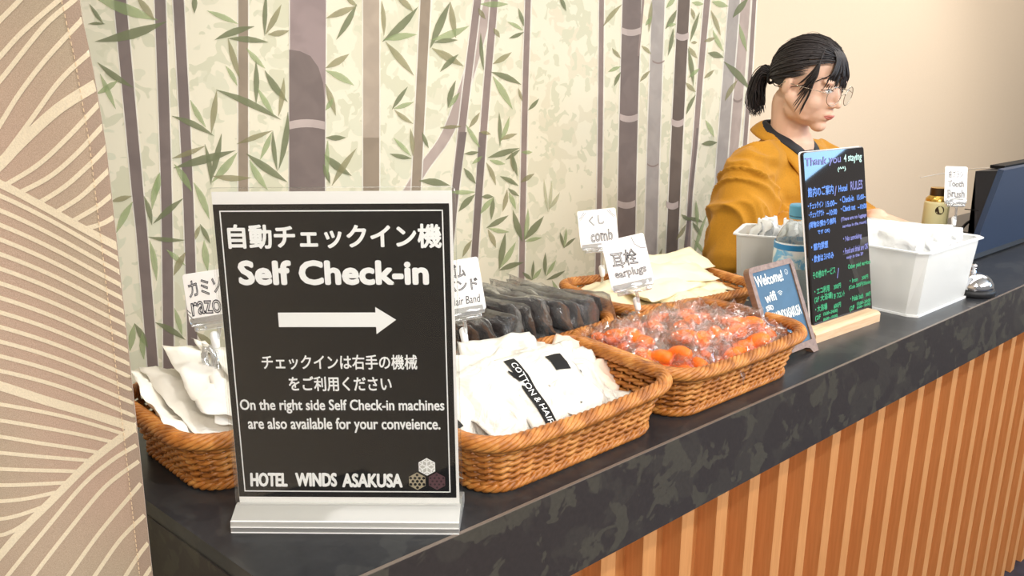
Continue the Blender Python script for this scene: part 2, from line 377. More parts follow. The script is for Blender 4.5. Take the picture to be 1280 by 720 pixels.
def band(cx, cy, w, h, key='n', sag=3):
    layer[0] += 1; lift = .0003+layer[0]*.000004; vs = []
    for k in range(7):
        t = k/6; x = cx-w/2+w*t; s_ = sag*(1-(2*t-1)**2)
        vs += [wallpt(x, cy-h/2+s_, lift), wallpt(x, cy+h/2+s_, lift)]
    m_ = MB(); m_.add(vs, [(2*i, 2*i+1, 2*i+3, 2*i+2) for i in range(6)]); m_.build('bamboo_node_print', STEM[key], wallback)
stemprint('p', [(617, -40), (612, 0), (587, 90), (560, 165), (527, 213), (498, 262)], 12, 16)
stemprint('f', [(464, -40), (464, 260)], 20, 20); stemprint('b', [(464, 172), (464, 400)], 20, 20, False)
stemprint('g', [(824, -40), (823, 0), (817, 180), (811, 400)], 16, 15)
stemprint('p', [(934, -40), (932, 0), (922, 130), (913, 230), (900, 360)], 13, 11)
stemprint('g', [(920, -40), (918, 0), (904, 180), (888, 400)], 14, 13)
stemprint('v', [(945.5, -40), (943, 0), (935, 130), (922, 300)], 5, 5)
stemprint('v', [(660, -40), (660, 0), (656, 140), (651, 400)], 7, 7)
stemprint('b', [(304, -40), (304, 260), (304, 420)], 12, 12)
stemprint('b', [(533, -40), (532, 0), (520, 240), (514, 400)], 14, 10)
stemprint('a', [(148, -40), (150, 0), (160, 110), (172, 240), (178, 300), (192, 470)], 16, 13)
stemprint('a', [(199, -40), (200, 0), (208, 240), (211, 480)], 14, 13)
stemprint('a', [(221, -40), (223, 0), (235, 240), (242, 480)], 14, 12)
stemprint('e', [(385, -40), (384.5, 120), (383, 420)], 45, 44)
stemprint('v', [(601, -40), (597, 0), (581, 130), (569, 240), (560, 330)], 9, 9)
stemprint('v', [(622, -40), (618, 0), (607, 130), (594, 310), (590, 380)], 9, 8)
stemprint('v', [(753, -40), (752, 0), (750, 200), (746, 400)], 6, 6)
stemprint('a', [(791, -40), (790, 0), (785, 180), (781, 400)], 24, 22)
stemprint('v', [(806, -40), (804, 0), (798, 70)], 4, 2, False)
stemprint('v', [(888, -40), (884, 0), (876, 90), (869, 180), (862, 260), (858, 400)], 8, 5)
stemprint('d', [(857, -40), (855, 0), (846, 180), (836, 400)], 15, 14)
stemprint('a', [(872, 160), (864, 240), (854, 340), (850, 400)], 3, 4, False)
stemprint('a', [(579, 165), (569, 240), (560, 330)], 9, 9, False); stemprint('a', [(603.5, 165), (594, 310), (590, 380)], 9, 8, False)
# darker lower section of the thick stem, with a rounded shoulder
lo = MB(); shoulder = [(361.5, 62), (375, 64), (388, 70), (398, 84), (404, 104), (406, 125)]
vs = []
for k, (x, y) in enumerate(shoulder): vs += [wallpt(x, y, .00026), wallpt(x, 420, .00026)]
lo.add(vs, [(2*i, 2*i+1, 2*i+3, 2*i+2) for i in range(len(shoulder)-1)]); lo.build('bamboo_stem_print', STEM['a'], wallback)
for a in ((383.5, 157, 45, 10, 'n', -3), (789, 38, 24, 8, 'n', 3), (786, 146, 22, 8, 'n', 3), (783, 254, 22, 8, 'n', 3), (853, 44, 16, 8, 'n', 3), (847, 152, 15, 8, 'n', 3), (840.5, 255, 15, 8, 'n', 3), (823, 76, 15, 2, 'v', 3), (922, 124, 11, 3, 'v', 3), (816, 205, 14, 2, 'v', 3)): band(*a)
LEAVES = '''d 208 27 118 52 13;g 197 25 115 -5 14;o 193 25 170 -5 9;d 122 78 168 110 8;g 148 100 120 118 8;g 125 92 145 137 7;d 112 5 130 30 5;d 110 30 132 30 4;d 243 -8 243 17 7;
g 298 30 258 13 7;d 318 33 268 50 9;d 285 48 336 53 8;o 285 48 300 100 8;g 308 60 332 86 7;g 282 82 297 108 6;d 331 45 333 -10 6;o 332 43 352 5 8;o 335 43 362 38 8;d 270 112 352 150 9;o 271 113 264 168 8;
g 238 125 258 160 7;d 215 145 268 170 8;d 320 75 320 132 7;g 322 110 343 145 7;d 331 88 360 128 9;o 355 97 348 146 7;d 217 210 295 188 11;o 215 198 257 182 7;d 256 180 264 232 6;d 277 167 263 228 8;
g 265 228 297 190 10;o 265 220 315 222 8;g 218 205 240 240 9;o 296 180 341 163 7;d 341 163 347 215 6;d 360 140 348 213 8;g 340 165 325 200 7;d 308 192 360 228 10;g 312 200 335 238 9;g 196 245 200 215 8;
o 165 245 138 252 7;g 166 252 145 292 9;d 180 245 190 282 7;g 190 262 198 217 8;d 229 248 191 280 8;d 185 296 232 300 6;g 187 300 196 352 8;g 208 312 232 332 7;o 232 315 217 345 9;g 242 228 262 275 9;
d 250 280 263 305 6;g 255 300 260 340 9;o 250 282 244 300 6;d 168 404 185 435 8;g 168 405 162 440 9;g 178 415 180 450 8;d 194 403 232 425 8;g 218 385 228 420 7;o 245 415 270 435 9;o 432 -5 447 8 6;
d 446 5 420 50 8;o 445 8 407 23 9;o 407 85 437 67 9;g 407 88 443 107 9;o 407 105 420 145 8;g 407 138 417 122 6;d 478 52 523 8 10;g 480 50 522 43 9;o 482 52 518 95 9;o 480 45 477 0 6;o 495 -5 517 15 8;
d 490 137 510 108 6;g 492 136 518 127 6;o 493 137 517 155 6;d 515 198 487 192 6;g 514 195 492 172 6;o 516 195 513 160 6;d 536 185 528 165 5;d 538 60 563 2 10;o 563 2 570 48 8;g 540 50 587 32 10;d 542 53 573 50 6;
o 540 60 580 83 10;d 573 68 550 90 7;d 560 135 570 100 7;g 561 135 575 115 6;d 407 172 433 172 7;d 405 193 440 220 10;o 415 232 446 185 8;d 404 205 413 230 7;g 410 175 410 225 6;d 524 226 563 232 9;o 550 160 578 158 5;
g 600 5 636 5 8;o 598 10 607 24 6;d 605 88 601 40 5;o 617 35 625 47 6;o 616 80 640 65 7;d 614 90 652 106 8;g 616 95 641 137 9;d 655 33 648 10 5;g 654 38 634 27 5;d 655 40 636 48 5;o 653 127 648 110 4;d 660 138 674 123 5;
o 754 33 778 5 6;o 776 73 765 60 5;g 776 83 760 90 5;d 776 90 768 108 5;d 599 190 580 192 5;g 600 185 582 155 6;o 586 160 600 140 6;o 600 165 614 168 5;g 603 195 590 205 5;d 625 183 624 140 5;g 625 178 637 145 6;o 625 175 647 167 6;
d 610 197 650 185 8;g 612 200 632 205 6;o 608 203 620 232 6;d 650 187 632 200 5;o 640 190 642 215 6;g 652 190 666 190 5;d 647 220 640 190 6;d 580 210 595 230 7;d 648 232 625 220 6;d 649 245 635 235 5;o 651 228 668 217 6;
g 562 240 595 240 6;d 594 243 573 265 8;d 602 246 617 246 6;d 617 246 614 275 6;g 617 247 600 268 7;o 634 237 628 265 6;g 636 240 645 262 6;d 608 285 636 269 7;g 610 285 637 290 6;o 610 287 620 310 7;d 624 337 632 290 8;
g 625 335 645 302 7;d 624 338 655 328 7;d 653 302 641 262 8;d 655 300 680 270 9;g 655 300 660 260 6;g 656 302 678 297 5;d 705 310 700 290 4;g 705 310 708 285 4;d 705 310 720 297 4;d 665 350 653 340 5;d 665 350 667 325 4;
g 665 350 677 335 5;d 682 345 682 315 5;g 683 345 695 325 5;d 683 350 707 338 5;g 575 345 590 338 5;p 685 265 680 222 4;p 686 265 690 225 4;p 686 262 700 240 5;d 723 365 728 350 4;
o 811 40 815 0 5;g 807 32 815 20 5;o 802 57 814 68 5;o 800 102 813 88 5;g 833 10 845 -5 6;d 832 36 846 12 7;d 842 35 835 70 5;g 845 30 834 32 5;g 865 3 880 5 6;o 864 10 868 25 5;d 863 52 875 15 5;o 864 53 872 53 4;
o 861 58 872 73 6;d 860 60 867 108 6;g 861 97 875 85 5;o 857 103 870 115 6;d 858 143 870 118 5;o 889 13 901 45 6;g 890 2 911 8 8;g 891 37 905 65 6;d 885 66 905 72 8;o 880 52 895 47 5;o 880 98 893 87 5;d 905 77 938 113 9;
d 916 22 936 -3 8;g 924 30 934 65 6;o 922 100 906 127 6;g 882 150 893 172 6;d 877 180 897 178 7;d 852 268 863 276 5;d 857 272 880 278 5;d 866 278 877 295 5;g 872 285 870 250 5;o 845 300 858 280 5;g 866 325 885 265 5;
g 862 337 885 320 6;o 820 330 828 310 4;g 868 300 880 318 5;d 655 375 640 362 6;g 700 372 690 350 5;o 590 300 578 322 6;g 590 330 570 340 5;d 700 -5 708 14 5'''
for i, s_ in enumerate(LEAVES.replace('\n', '').split(';')):
    k, x0, y0, x1, y1, w = s_.split(); x0, y0, x1, y1, w = map(float, (x0, y0, x1, y1, w))
    a = Vector((x0, y0)); d = Vector((x1, y1))-a; n = Vector((-d.y, d.x)).normalized(); lift = .0006+i*.000002
    bend = ((i*37) % 7-3)*.012*d.length; left = []; right = []
    for t, q in ((0, .06), (.12, .35), (.3, .82), (.48, 1), (.68, .8), (.86, .36), (1, 0)):
        p = a+d*t+n*(bend*4*t*(1-t)); left.append(p+n*(w/2*q)); right.append(p-n*(w/2*q))
    m_ = MB(); n_ = len(left); m_.add([wallpt(p.x, p.y, lift) for p in left+right], [(j, j+1, n_+j+1, n_+j) for j in range(n_-1)])
    m_.build('bamboo_leaf_print', LEAF[k], wallback)

# ------------------------------------------------------------------ counter
YF = .514
cnt = thing('reception_counter', 'long reception counter with dark mottled top and vertical orange-brown wooden slats', 'counter', Matrix.Identity(4))
def xl(y): return .176-(y-YF)*.215
PB = .955
mb = MB(); mb.prism([(xl(YF+.004)+.002, YF+.004), (3.2, YF+.004), (3.2, PB), (xl(PB), PB)], T-.018, T); mb.build('worktop', m_top, cnt)
mb = MB(); mb.prism([(xl(YF), YF), (3.2, YF), (3.2, YF+.03), (xl(YF+.03)+.03, YF+.03), (xl(PB)+.03, PB), (xl(PB), PB)], T-.110, T-.0182)
mb.prism([(xl(YF), YF), (3.2, YF), (3.2, YF+.0038), (xl(YF)+.001, YF+.0038)], T-.0182, T-.0008)
mb.prism([(xl(YF+.03)+.03, YF+.03), (3.2, YF+.03), (3.2, PB), (xl(PB)+.03, PB)], T-.110, T-.095)
mb.build('fascia', m_fascia, cnt)
mb = MB(); mb.prism([(xl(YF), YF), (3.2, YF), (3.2, YF+.0036), (xl(YF), YF+.0036)], T-.0008, T+.0001); mb.build('edge_highlight', mat('edge_highlight', srgb(120, 108, 98), .3), cnt)  # lighter strip stands in for the highlight along the front edge
YS = .600; DS = .034
mb = MB(); mb.prism([(xl(.62)+.03, YS+DS), (3.1, YS+DS), (3.1, YS+DS+.02), (xl(.62)+.03, YS+DS+.02)], 0, T-.110); mb.build('back_panel', m_panel, cnt)
mb = MB(); mb.prism([(xl(YF), YF), (xl(YF)+.03, YF), (xl(PB)+.03, PB), (xl(PB), PB)], 0, T-.110); mb.build('end_panel', m_fascia, cnt)
mb = MB(); mb.box(0, .0272, 0, DS, 0, T-.1102); slatme = mb.mesh('slat', m_slat)
for i in range(-5, 29): link(slatme, 'slat', cnt, M=Matrix.Translation((.695+.0817*i, YS, 0)))

# ------------------------------------------------------------------ curtain
Pc = atD(192, 720, .68); Uc = Vector((.80, -.60, 0)); Vc = Vector((0, 0, 1)); Oc = Vector((Pc.x, Pc.y, T))
Mc = frame(Oc, Uc, Vc)
cur = thing('curtain', 'beige hanging curtain with cream wave lines at the left edge, before the counter end', 'curtain', Mc)
def cloc(px, py): return local(px, py, Oc, Uc, Vc)
EDGE = [cloc(x, y) for x, y in ((99, -60), (102, 0), (119, 75), (137, 180), (151, 300), (165, 430), (178, 560), (192, 720))]
def uedge(v):
    if v >= EDGE[0][1]: return EDGE[0][0]
    for (u0, v0), (u1, v1) in zip(EDGE, EDGE[1:]):
        if v1 <= v <= v0: return u1+(u0-u1)*(v-v1)/(v0-v1)
    return EDGE[-1][0]
def cw(u, v): return .004*math.sin(u*34+v*2)+.003*math.sin(u*11+1.3)+.0015*math.sin(v*9+u*20)
vs = []; fs = []; NU, NV = 60, 60; VT, VB = .95, -.93
for j in range(NV+1):
    v_ = VB+(VT-VB)*j/NV; ue = uedge(v_)
    for i in range(NU+1):
        u = -.62+(ue+.62)*(i/NU); vs.append((u, v_, cw(u, v_)))
fs = [(j*(NU+1)+i, j*(NU+1)+i+1, (j+1)*(NU+1)+i+1, (j+1)*(NU+1)+i) for j in range(NV) for i in range(NU)]
n = len(vs); vs += [(x, y, z-.0012) for x, y, z in vs]; fs2 = [tuple(n+k for k in reversed(f)) for f in fs]
rim_ = [j*(NU+1)+NU for j in range(NV+1)]
fs2 += [(rim_[j], n+rim_[j], n+rim_[j+1], rim_[j+1]) for j in range(NV)]
mb = MB(); mb.add(vs, fs+fs2); mb.build('cloth', m_cloth, cur, True)
def cprint(pts, w, name='cream_line_print', m=None, lift=.0005, clip=True):
    P = [cloc(x, y) for x, y in pts]; P = smooth_path([(u, v_, 0) for u, v_ in P], 8)
    scale = .68/FPX; mb = MB(); vs = []
    for i, p in enumerate(P):
        t = P[min(i+1, len(P)-1)]-P[max(i-1, 0)]; t.normalize(); nn = Vector((-t.y, t.x, 0))*(w*scale/2)
        for q in (p+nn, p-nn):
            u = min(q.x, uedge(q.y)) if clip else q.x
            vs.append((u, q.y, cw(u, q.y)+lift))
    mb.add(vs, [(2*i+1, 2*i+3, 2*i+2, 2*i) for i in range(len(P)-1)]); mb.build(name, m or m_line, cur, True)
up = [[(-20, 45), (0, 25), (27, 0), (45, -20)], [(-20, 90), (0, 70), (30, 40), (80, 0), (100, -15)], [(-20, 120), (0, 100), (30, 65), (62, 30), (97, 2), (120, -18)],
      [(-15, 178), (0, 155), (25, 117), (60, 75), (112, 22), (125, 10)], [(-10, 215), (5, 195), (40, 150), (80, 100), (119, 65), (130, 55)],
      [(5, 232), (50, 205), (90, 170), (127, 132), (140, 118)], [(22, 242), (65, 220), (100, 192), (131, 160), (142, 148)], [(47, 255), (85, 232), (118, 204), (135, 187), (148, 172)],
      [(72, 265), (105, 245), (136, 217), (150, 203)], [(95, 275), (125, 258), (142, 245), (152, 236)], [(112, 284), (130, 279), (144, 272), (156, 263)]]
for p in up: cprint(p, 5)
cprint([(-20, 222), (0, 205), (30, 175), (75, 137), (122, 108), (135, 100)], 11); cprint([(-20, 222), (0, 230), (50, 255), (100, 280), (145, 302), (160, 309)], 9)
for k in range(13):
    a = k/13; yl = 245+18.2*k; xr = 152+2.0*k; yr = 320+16.4*k
    cprint([(-25, yl-8+4*a), (0, yl), (xr*.5, (yl+yr)/2-2), (xr, yr), (xr+12, yr+5)], 5.2)
cprint([(-20, 476), (0, 482), (60, 503), (120, 518), (172, 530), (185, 532)], 12)
for p in ([(0, 505), (80, 522), (162, 540)], [(0, 525), (70, 539), (145, 551)], [(0, 545), (60, 557), (128, 566)], [(0, 565), (60, 573), (115, 577)], [(0, 585), (50, 589), (100, 591)], [(0, 605), (40, 606), (84, 605)], [(0, 625), (35, 623), (68, 617)], [(0, 647), (25, 643), (54, 634)], [(0, 667), (18, 662), (38, 650)]):
    cprint([(-25, p[0][1]-3)]+p, 5)
cprint([(-20, 718), (0, 695), (30, 660), (60, 630), (110, 580), (160, 540), (185, 522)], 9)
for p in ([(-5, 740), (10, 720), (50, 670), (100, 610), (140, 575), (175, 552)], [(28, 740), (42, 720), (80, 670), (130, 610), (178, 572)], [(70, 740), (85, 720), (125, 665), (180, 600)], [(108, 735), (118, 720), (150, 675), (184, 640)], [(150, 732), (160, 715), (175, 692), (188, 675)], [(175, 735), (182, 720), (192, 705)]):
    cprint(p, 5)
# hem along the free edge, with stitching
hem = MB(); vs = []
for j in range(81):
    v_ = VB+(VT-VB)*j/80; ue = uedge(v_)
    for u in (ue-.0125, ue-.0062, ue+.0004): vs.append((u, v_, cw(u, v_)+.0002))
hem.add(vs, [(j*3+i, j*3+i+1, (j+1)*3+i+1, (j+1)*3+i) for j in range(80) for i in range(2)]); hem.build('hem', m_hem, cur, True)
st = MB(); v_ = -.4
while v_ < .6:
    u = uedge(v_)-.0118; z = cw(u, v_)+.0008; st.box(u-.0003, u+.0003, v_, v_+.0028, z, z+.0004); v_ += .0048
st.build('stitching', m_stitch, cur, kind='stuff')
mb = MB(); mb.tube([(-.75, VT-.01, 0), (.12, VT-.01, 0)], .012, 12); mb.build('curtain_rod', m_walnut, cur)

# ------------------------------------------------------------------ baskets
BL, BW, BH = .288, .200, .067
def rr_path(L_, W_, R_, n):
    """n points round a rounded rectangle with arclength spacing"""
    a, b_ = L_/2-R_, W_/2-R_; per = 4*a+4*b_+2*PI*R_; out = []
    segs = [('l', (-a, -b_-R_), (a, -b_-R_)), ('c', (a, -b_), -90), ('l', (a+R_, -b_), (a+R_, b_)), ('c', (a, b_), 0), ('l', (a, b_+R_), (-a, b_+R_)), ('c', (-a, b_), 90), ('l', (-a-R_, b_), (-a-R_, -b_)), ('c', (-a, -b_), 180)]
    for i in range(n):
        d = per*i/n
        for s_ in segs:
            ln = (Vector(s_[2])-Vector(s_[1])).length if s_[0] == 'l' else PI/2*R_
            if d <= ln or s_ is segs[-1]:
                if s_[0] == 'l':
                    p = Vector(s_[1]).lerp(Vector(s_[2]), d/ln); t = (Vector(s_[2])-Vector(s_[1])).normalized(); nn = Vector((t.y, -t.x))
                else:
                    an = math.radians(s_[2])+d/R_; nn = Vector((math.cos(an), math.sin(an))); p = Vector(s_[1])+nn*R_
                out.append((p, nn)); break
            d -= ln
    return out
def wall_dims(h):
    t = h/BH; e = .036*t**1.15
    return BL-.036+e-.008*0, BW-.036+e, .036+.008*t
def dip(p, h):     # rim dips a little in the middle of the long sides
    t = h/BH; return -.006*t*math.cos(p.x/BL*PI) if abs(p.x) < BL/2 else 0
NS = 52
def basket_meshes():
    rnd = random.Random(4)
    b = MB()
    for r in range(6):                                  # woven rows, over and under the stakes
        h = .0115+r*.0084; L_, W_, R_ = wall_dims(h)
        for strand in (0, 1):
            pts = []
            for i, (p, nn) in enumerate(rr_path(L_, W_, R_, NS*3)):
                ph = PI*i/3+PI*(r % 2)+PI*strand
                q = p+nn*(.0028*math.cos(ph)); pts.append((q.x, q.y, h+.0016*math.sin(ph)*(1 if strand else 1)+dip(p, h)+rnd.uniform(-.0003, .0003)))
            b.tube(pts, .0026, 5, True)
    weave = b.mesh('weave', m_wicker, True)
    s = MB()
    B0 = rr_path(*wall_dims(.004), NS); B1 = rr_path(*wall_dims(BH-.006), NS)
    for (p, _), (q, _) in zip(B0, B1): s.tube([(p.x, p.y, .003), (q.x, q.y, BH-.006+dip(q, BH))], .0018, 5)
    stakes = s.mesh('stakes', m_wicker, True)
    def braid(h, amp, rad, turns, strands, out, n):
        m_ = MB(); L_, W_, R_ = wall_dims(h)
        path = rr_path(L_+2*out, W_+2*out, R_+out, n)
        for k in range(strands):
            pts = []
            for i, (p, nn) in enumerate(path):
                a = 2*PI*(turns*i/n+k/strands); q = p+nn*(amp*math.cos(a)); pts.append((q.x, q.y, h+amp*.85*math.sin(a)+dip(p, h)))
            m_.tube(pts, rad, 6, True)
        return m_
    rim = braid(BH-.001, .0068, .0029, 13, 8, .003, 300).mesh('rim', m_wicker, True)
    foot = braid(.006, .0042, .0028, 22, 4, .001, 260).mesh('foot', m_wicker, True)
    base = MB(); L_, W_, R_ = wall_dims(.004); base.loft([[(p.x, p.y, .003) for p, _ in rr_path(L_, W_, R_, 40)], [(p.x, p.y, .006) for p, _ in rr_path(L_, W_, R_, 40)]])
    return dict(weave=weave, stakes=stakes, rim=rim, foot=foot, base=base.mesh('base', m_wicker_dark))
BM = basket_meshes()
def basket(x, y, rz, label):
    M = place(x, y, 0, rz); t = thing('wicker_basket', label, 'basket', M, 'wicker baskets on the counter')
    for k, me in BM.items(): link(me, k, t)
    return M
B_raz = basket(.288, .832, 9, 'wicker basket of white razor packets behind the standing black sign')
B_toi = basket(.520, .631, 0, 'wicker basket of frosted toiletry pouches with black labels, right of the sign')
B_ear = basket(.808, .631, 0, 'wicker basket full of orange earplug bags in front of the big comb basket')
B_hair = basket(.636, .842, -3, 'wicker basket of black hair bands in clear bags, behind the toiletry basket')
B_comb = basket(.972, .833, -10, 'wicker basket of cream comb sleeves behind the orange earplugs')

B_raz, B_toi, B_ear, B_hair, B_comb = (m_ @ Matrix.Translation((0, 0, -dz)) for m_, dz in ((B_raz, .018), (B_toi, .020), (B_ear, .016), (B_hair, .018), (B_comb, .030)))
# ------------------------------------------------------------------ pouches
def pouch(w, h, t, seed, amp=.004, nx=12, ny=10, fr=14, seal=.12, curl=0, hole=False):
    """closed soft packet: returns function of the top surface and an MB"""
    off = Vector((seed*3.7, seed*1.3, seed*2.1))
    def mid(u, v):
        p = Vector((u*w, v*h, 0)); rg = max(0, 1-abs(noise.noise(Vector((p.x*fr*1.5+p.y*fr*.8, p.y*fr*1.1-p.x*fr*.6, 0))+off*1.7))*4.5)
        return amp*noise.noise(p*fr+off)*2+amp*.6*noise.noise(p*fr*2.7+off)+amp*.9*rg+curl*(u*u*4)*h*.1
    def pr(u, v):
        a = max(0, 1-(abs(2*u)/(1-seal*.5))**4); c = max(0, 1-(abs(2*v)/(1-seal))**4); return a*c
    def top(u, v):
        p = Vector((u*w, v*h, 0)); return mid(u, v)+t/2*pr(u, v)*(1+.35*noise.noise(p*fr*2+off*2))
    mb = MB(); vs = []; 
    for sgn in (1, -1):
        for j in range(ny+1):
            for i in range(nx+1):
                u, v = i/nx-.5, j/ny-.5
                wob = 1+.03*noise.noise(Vector((v*4, seed, sgn)))
                z = top(u, v) if sgn > 0 else mid(u, v)-t/2*pr(u, v)-.0004
                vs.append((u*w*wob, v*h, z))
    K = (nx+1)*(ny+1); fs = []
    for j in range(ny):
        for i in range(nx):
            a = j*(nx+1)+i; fs.append((a, a+1, a+nx+2, a+nx+1)); fs.append((K+a, K+a+nx+1, K+a+nx+2, K+a+1))
    bd = [i for i in range(nx+1)]+[j*(nx+1)+nx for j in range(1, ny+1)]+[ny*(nx+1)+i for i in range(nx-1, -1, -1)]+[j*(nx+1) for j in range(ny-1, 0, -1)]
    for i in range(len(bd)): a, c = bd[i], bd[(i+1) % len(bd)]; fs.append((a, K+a, K+c, c))
    mb.add(vs, fs); return mb, top
def patch(top, w, h, u0, u1, v0, v1, n=6, lift=.0011, mb=None):
    mb = mb or MB(); vs = []
    for j in range(n+1):
        for i in range(n+1):
            u = u0+(u1-u0)*i/n; v = v0+(v1-v0)*j/n; vs.append((u*w, v*h, top(u, v)+lift))
    mb.add(vs, [(j*(n+1)+i, j*(n+1)+i+1, (j+1)*(n+1)+i+1, (j+1)*(n+1)+i) for j in range(n) for i in range(n)]); return mb
def rotm(rx, ry, rz): return Euler((math.radians(rx), math.radians(ry), math.radians(rz)), 'XYZ').to_matrix().to_4x4()
def pose(B, x, y, z, rx=0, ry=0, rz=0): return B @ Matrix.Translation((x, y, z)) @ rotm(rx, ry, rz)

# razor packets: long white sachets lying back to front, leaning on one another
rnd = random.Random(11)
for i in range(11):
    w, h = .066, .170; mb, top = pouch(w, h, .010, i+1, .0035, 14, 22, 20, .05)
    x = -.112+i*.022; M = pose(B_raz, x, .014+rnd.uniform(-.012, .012), .078+.006*(i % 3)+(.010 if 1 < i < 5 else 0), rx=rnd.uniform(4, 13), ry=(24+rnd.uniform(-9, 14)), rz=rnd.uniform(-16, 12))
    o = link(mb.mesh('razor_packet', m_packet, True), 'razor_packet', M=M)
    tag(o, 'upright leaning white razor sachet, %s from the curtain' % ORD[i], 'packet', 'razor sachets in the left basket')
for i in range(3):
    mb, top = pouch(.058, .16, .012, i+41, .003, 8, 14, 16)
    o = link(mb.mesh('razor_packet', m_packet, True), 'razor_packet', M=pose(B_raz, -.075+i*.05, 0, .048, 3, -14, 6))
    tag(o, 'flat white razor sachet underneath the others, %s from the curtain' % ORD[i], 'packet', 'razor sachets in the left basket')

# toiletry pouches
TG = 'frosted toiletry pouches in the front basket'
TL = ['standing beside the sign edge, front row', 'second from the sign, behind the front row', 'front row centre, left of the lettered pouch', 'back row centre of the front basket', 'back row left, by the hair bands',
      'back right, leaning to the orange basket', 'right of centre, on the slope', '', 'front right, against the basket rim', '', 'topmost at the centre of the heap', 'second in the front row from the sign', 'buried at the centre bottom', 'buried at the right bottom', 'buried at the left bottom']
DZ = (-.030, -.032, -.022, -.022, -.030, -.016, -.020, -.012, -.012, -.012, -.024, -.010, 0, 0, 0)
spots = [  # x, y, z, rx, ry, rz, kind
    (-.085, -.03, .085, 62, 0, 12, 0), (-.055, .02, .098, 66, 0, -20, 0), (-.02, -.035, .082, 50, -4, 18, 0), (.0, .045, .098, 58, 8, -14, 0), (-.095, .05, .092, 68, 0, 26, 0),
    (.075, .045, .088, 26, 10, -30, 0), (.062, .0, .088, 26, 8, -22, 0), (.005, -.028, .086, 42, 2, -8, 1), (.048, -.034, .080, 34, 10, 6, 0), (.10, .02, .075, 20, 14, -50, 2),
    (.03, .03, .108, 30, 6, -40, 0), (-.05, -.030, .082, 42, -8, 10, 0), (-.01, .01, .045, 8, 0, 10, 0), (.07, -.01, .045, 5, 0, 30, 0), (-.08, .0, .045, 5, 0, -10, 0)]
for i, (x, y, z, rx, ry, rz, k) in enumerate(spots):
    if y < -.028: y += .012; z += .010
    if k == 1: z += .014
    w, h = .100, .118; mb, top = pouch(w, h, .014, i+70, .0018 if k == 1 else .0065, 22, 22, 18, .1)
    M = pose(B_toi, x, y, z+DZ[i], rx*.72+6*math.sin(i*2.3), ry+9*math.sin(i*1.7), rz)
    o = link(mb.mesh('toiletry_pouch', m_pinkpouch if k == 2 else m_frost, True), 'toiletry_pouch', M=M)
    if k == 1:
        tag(o, 'frosted pouch with a long black label lettered COTTON & HAIR', 'pouch', TG)
        lab = patch(top, w, h, -.34, -.20, -.46, .44, 20).build('label', m_black, o, True)
        l2 = patch(top, w, h, .16, .38, .12, .34, 5).build('label', m_black, o, True)
        tm = MB(); wm = MB(); write(wm, 'COTTON & HAIR', 0, .78*h, 0, .0072)
        vs = []
        for p in wm.v:
            u = -.27-(p.y-.0036)/w*-1*-1; v_ = .36-p.x/h; vs.append((u*w, v_*h, top(u, v_)+.0016))
        vs = [((-.27*w)+(p.y-.0036), (.36*h)-p.x, top(-.27+(p.y-.0036)/w, .36-p.x/h)+.0019) for p in wm.v]
        tm.add(vs, wm.f); tm.build('lettering', m_whiteprint, lab)
        b3 = MB(); rect(b3, .17*w, .36*w, -.28*h, -.26*h, top(.26, -.27)+.001); 
        patch(top, w, h, .2, .22, -.3, .0, 5).build('label', m_black, o, True)
    elif k == 2: tag(o, 'pinkish beige pouch at the right end of the front basket', 'pouch')
    else:
        tag(o, 'frosted pouch with a small black label, '+TL[i], 'pouch', TG)
        u0 = (-.38, .12, .25)[i % 3]
        patch(top, w, h, u0, u0+.075, .05, .22, 8).build('label', m_black, o, True)

# hair bands: dark folded bands standing on edge in clear bags
rnd = random.Random(5)
HG = 'bagged black hair bands in the back basket'
def bandbag(seed):
    r_ = random.Random(seed); w, h = .066, .190
    mb, top = pouch(w, h, .022, seed, .005, 10, 14, 22, .08)
    film = mb.mesh('clear_bag', m_filmgrey, True)
    b = MB()
    for sd in (-1, 1):
        rings = []
        for k in range(9):
            t = k/8; y = -.070+.14*t; sc = math.sin(PI*min(max(t, .02), .98))**.10
            rings.append([(.024*sc*cx, y, sd*.0044+.0036*sc*cz+.0015*math.sin(t*9+seed)) for cx, cz in ((1, .5), (.9, 1), (0, .8), (-.9, 1), (-1, .5), (-1, -.5), (-.9, -1), (0, -.8), (.9, -1), (1, -.5))])
        b.loft(rings)
    return film, b.mesh('hair_band', m_band, True)
HB = [bandbag(s_) for s_ in range(4)]
for i in range(27):
    lay = 0 if i < 13 else 1; j = i if lay == 0 else i-13
    x = (-.112+j*.0185) if lay == 0 else (-.118+j*.0178)
    y = rnd.uniform(-.008, .008)-(.006 if lay else .012); z = .052 if lay == 0 else .096+rnd.uniform(-.004, .006)+(.010 if 3 < j < 9 else 0)
    ry = (80 if lay == 0 else 64)+rnd.uniform(-10, 10)
    M = pose(B_hair, x, y, z, rnd.uniform(-4, 5), ry, rnd.uniform(-8, 8)+(10 if lay else 0))
    t = thing('bagged_hair_band', 'bagged black hair band, %s from the sign in the %s layer' % (ORD[j], ('lower', 'upper')[lay]), 'hair band', M, HG)
    f_, b_ = HB[i % 4]; link(f_, 'clear_bag', t); link(b_, 'band', t)

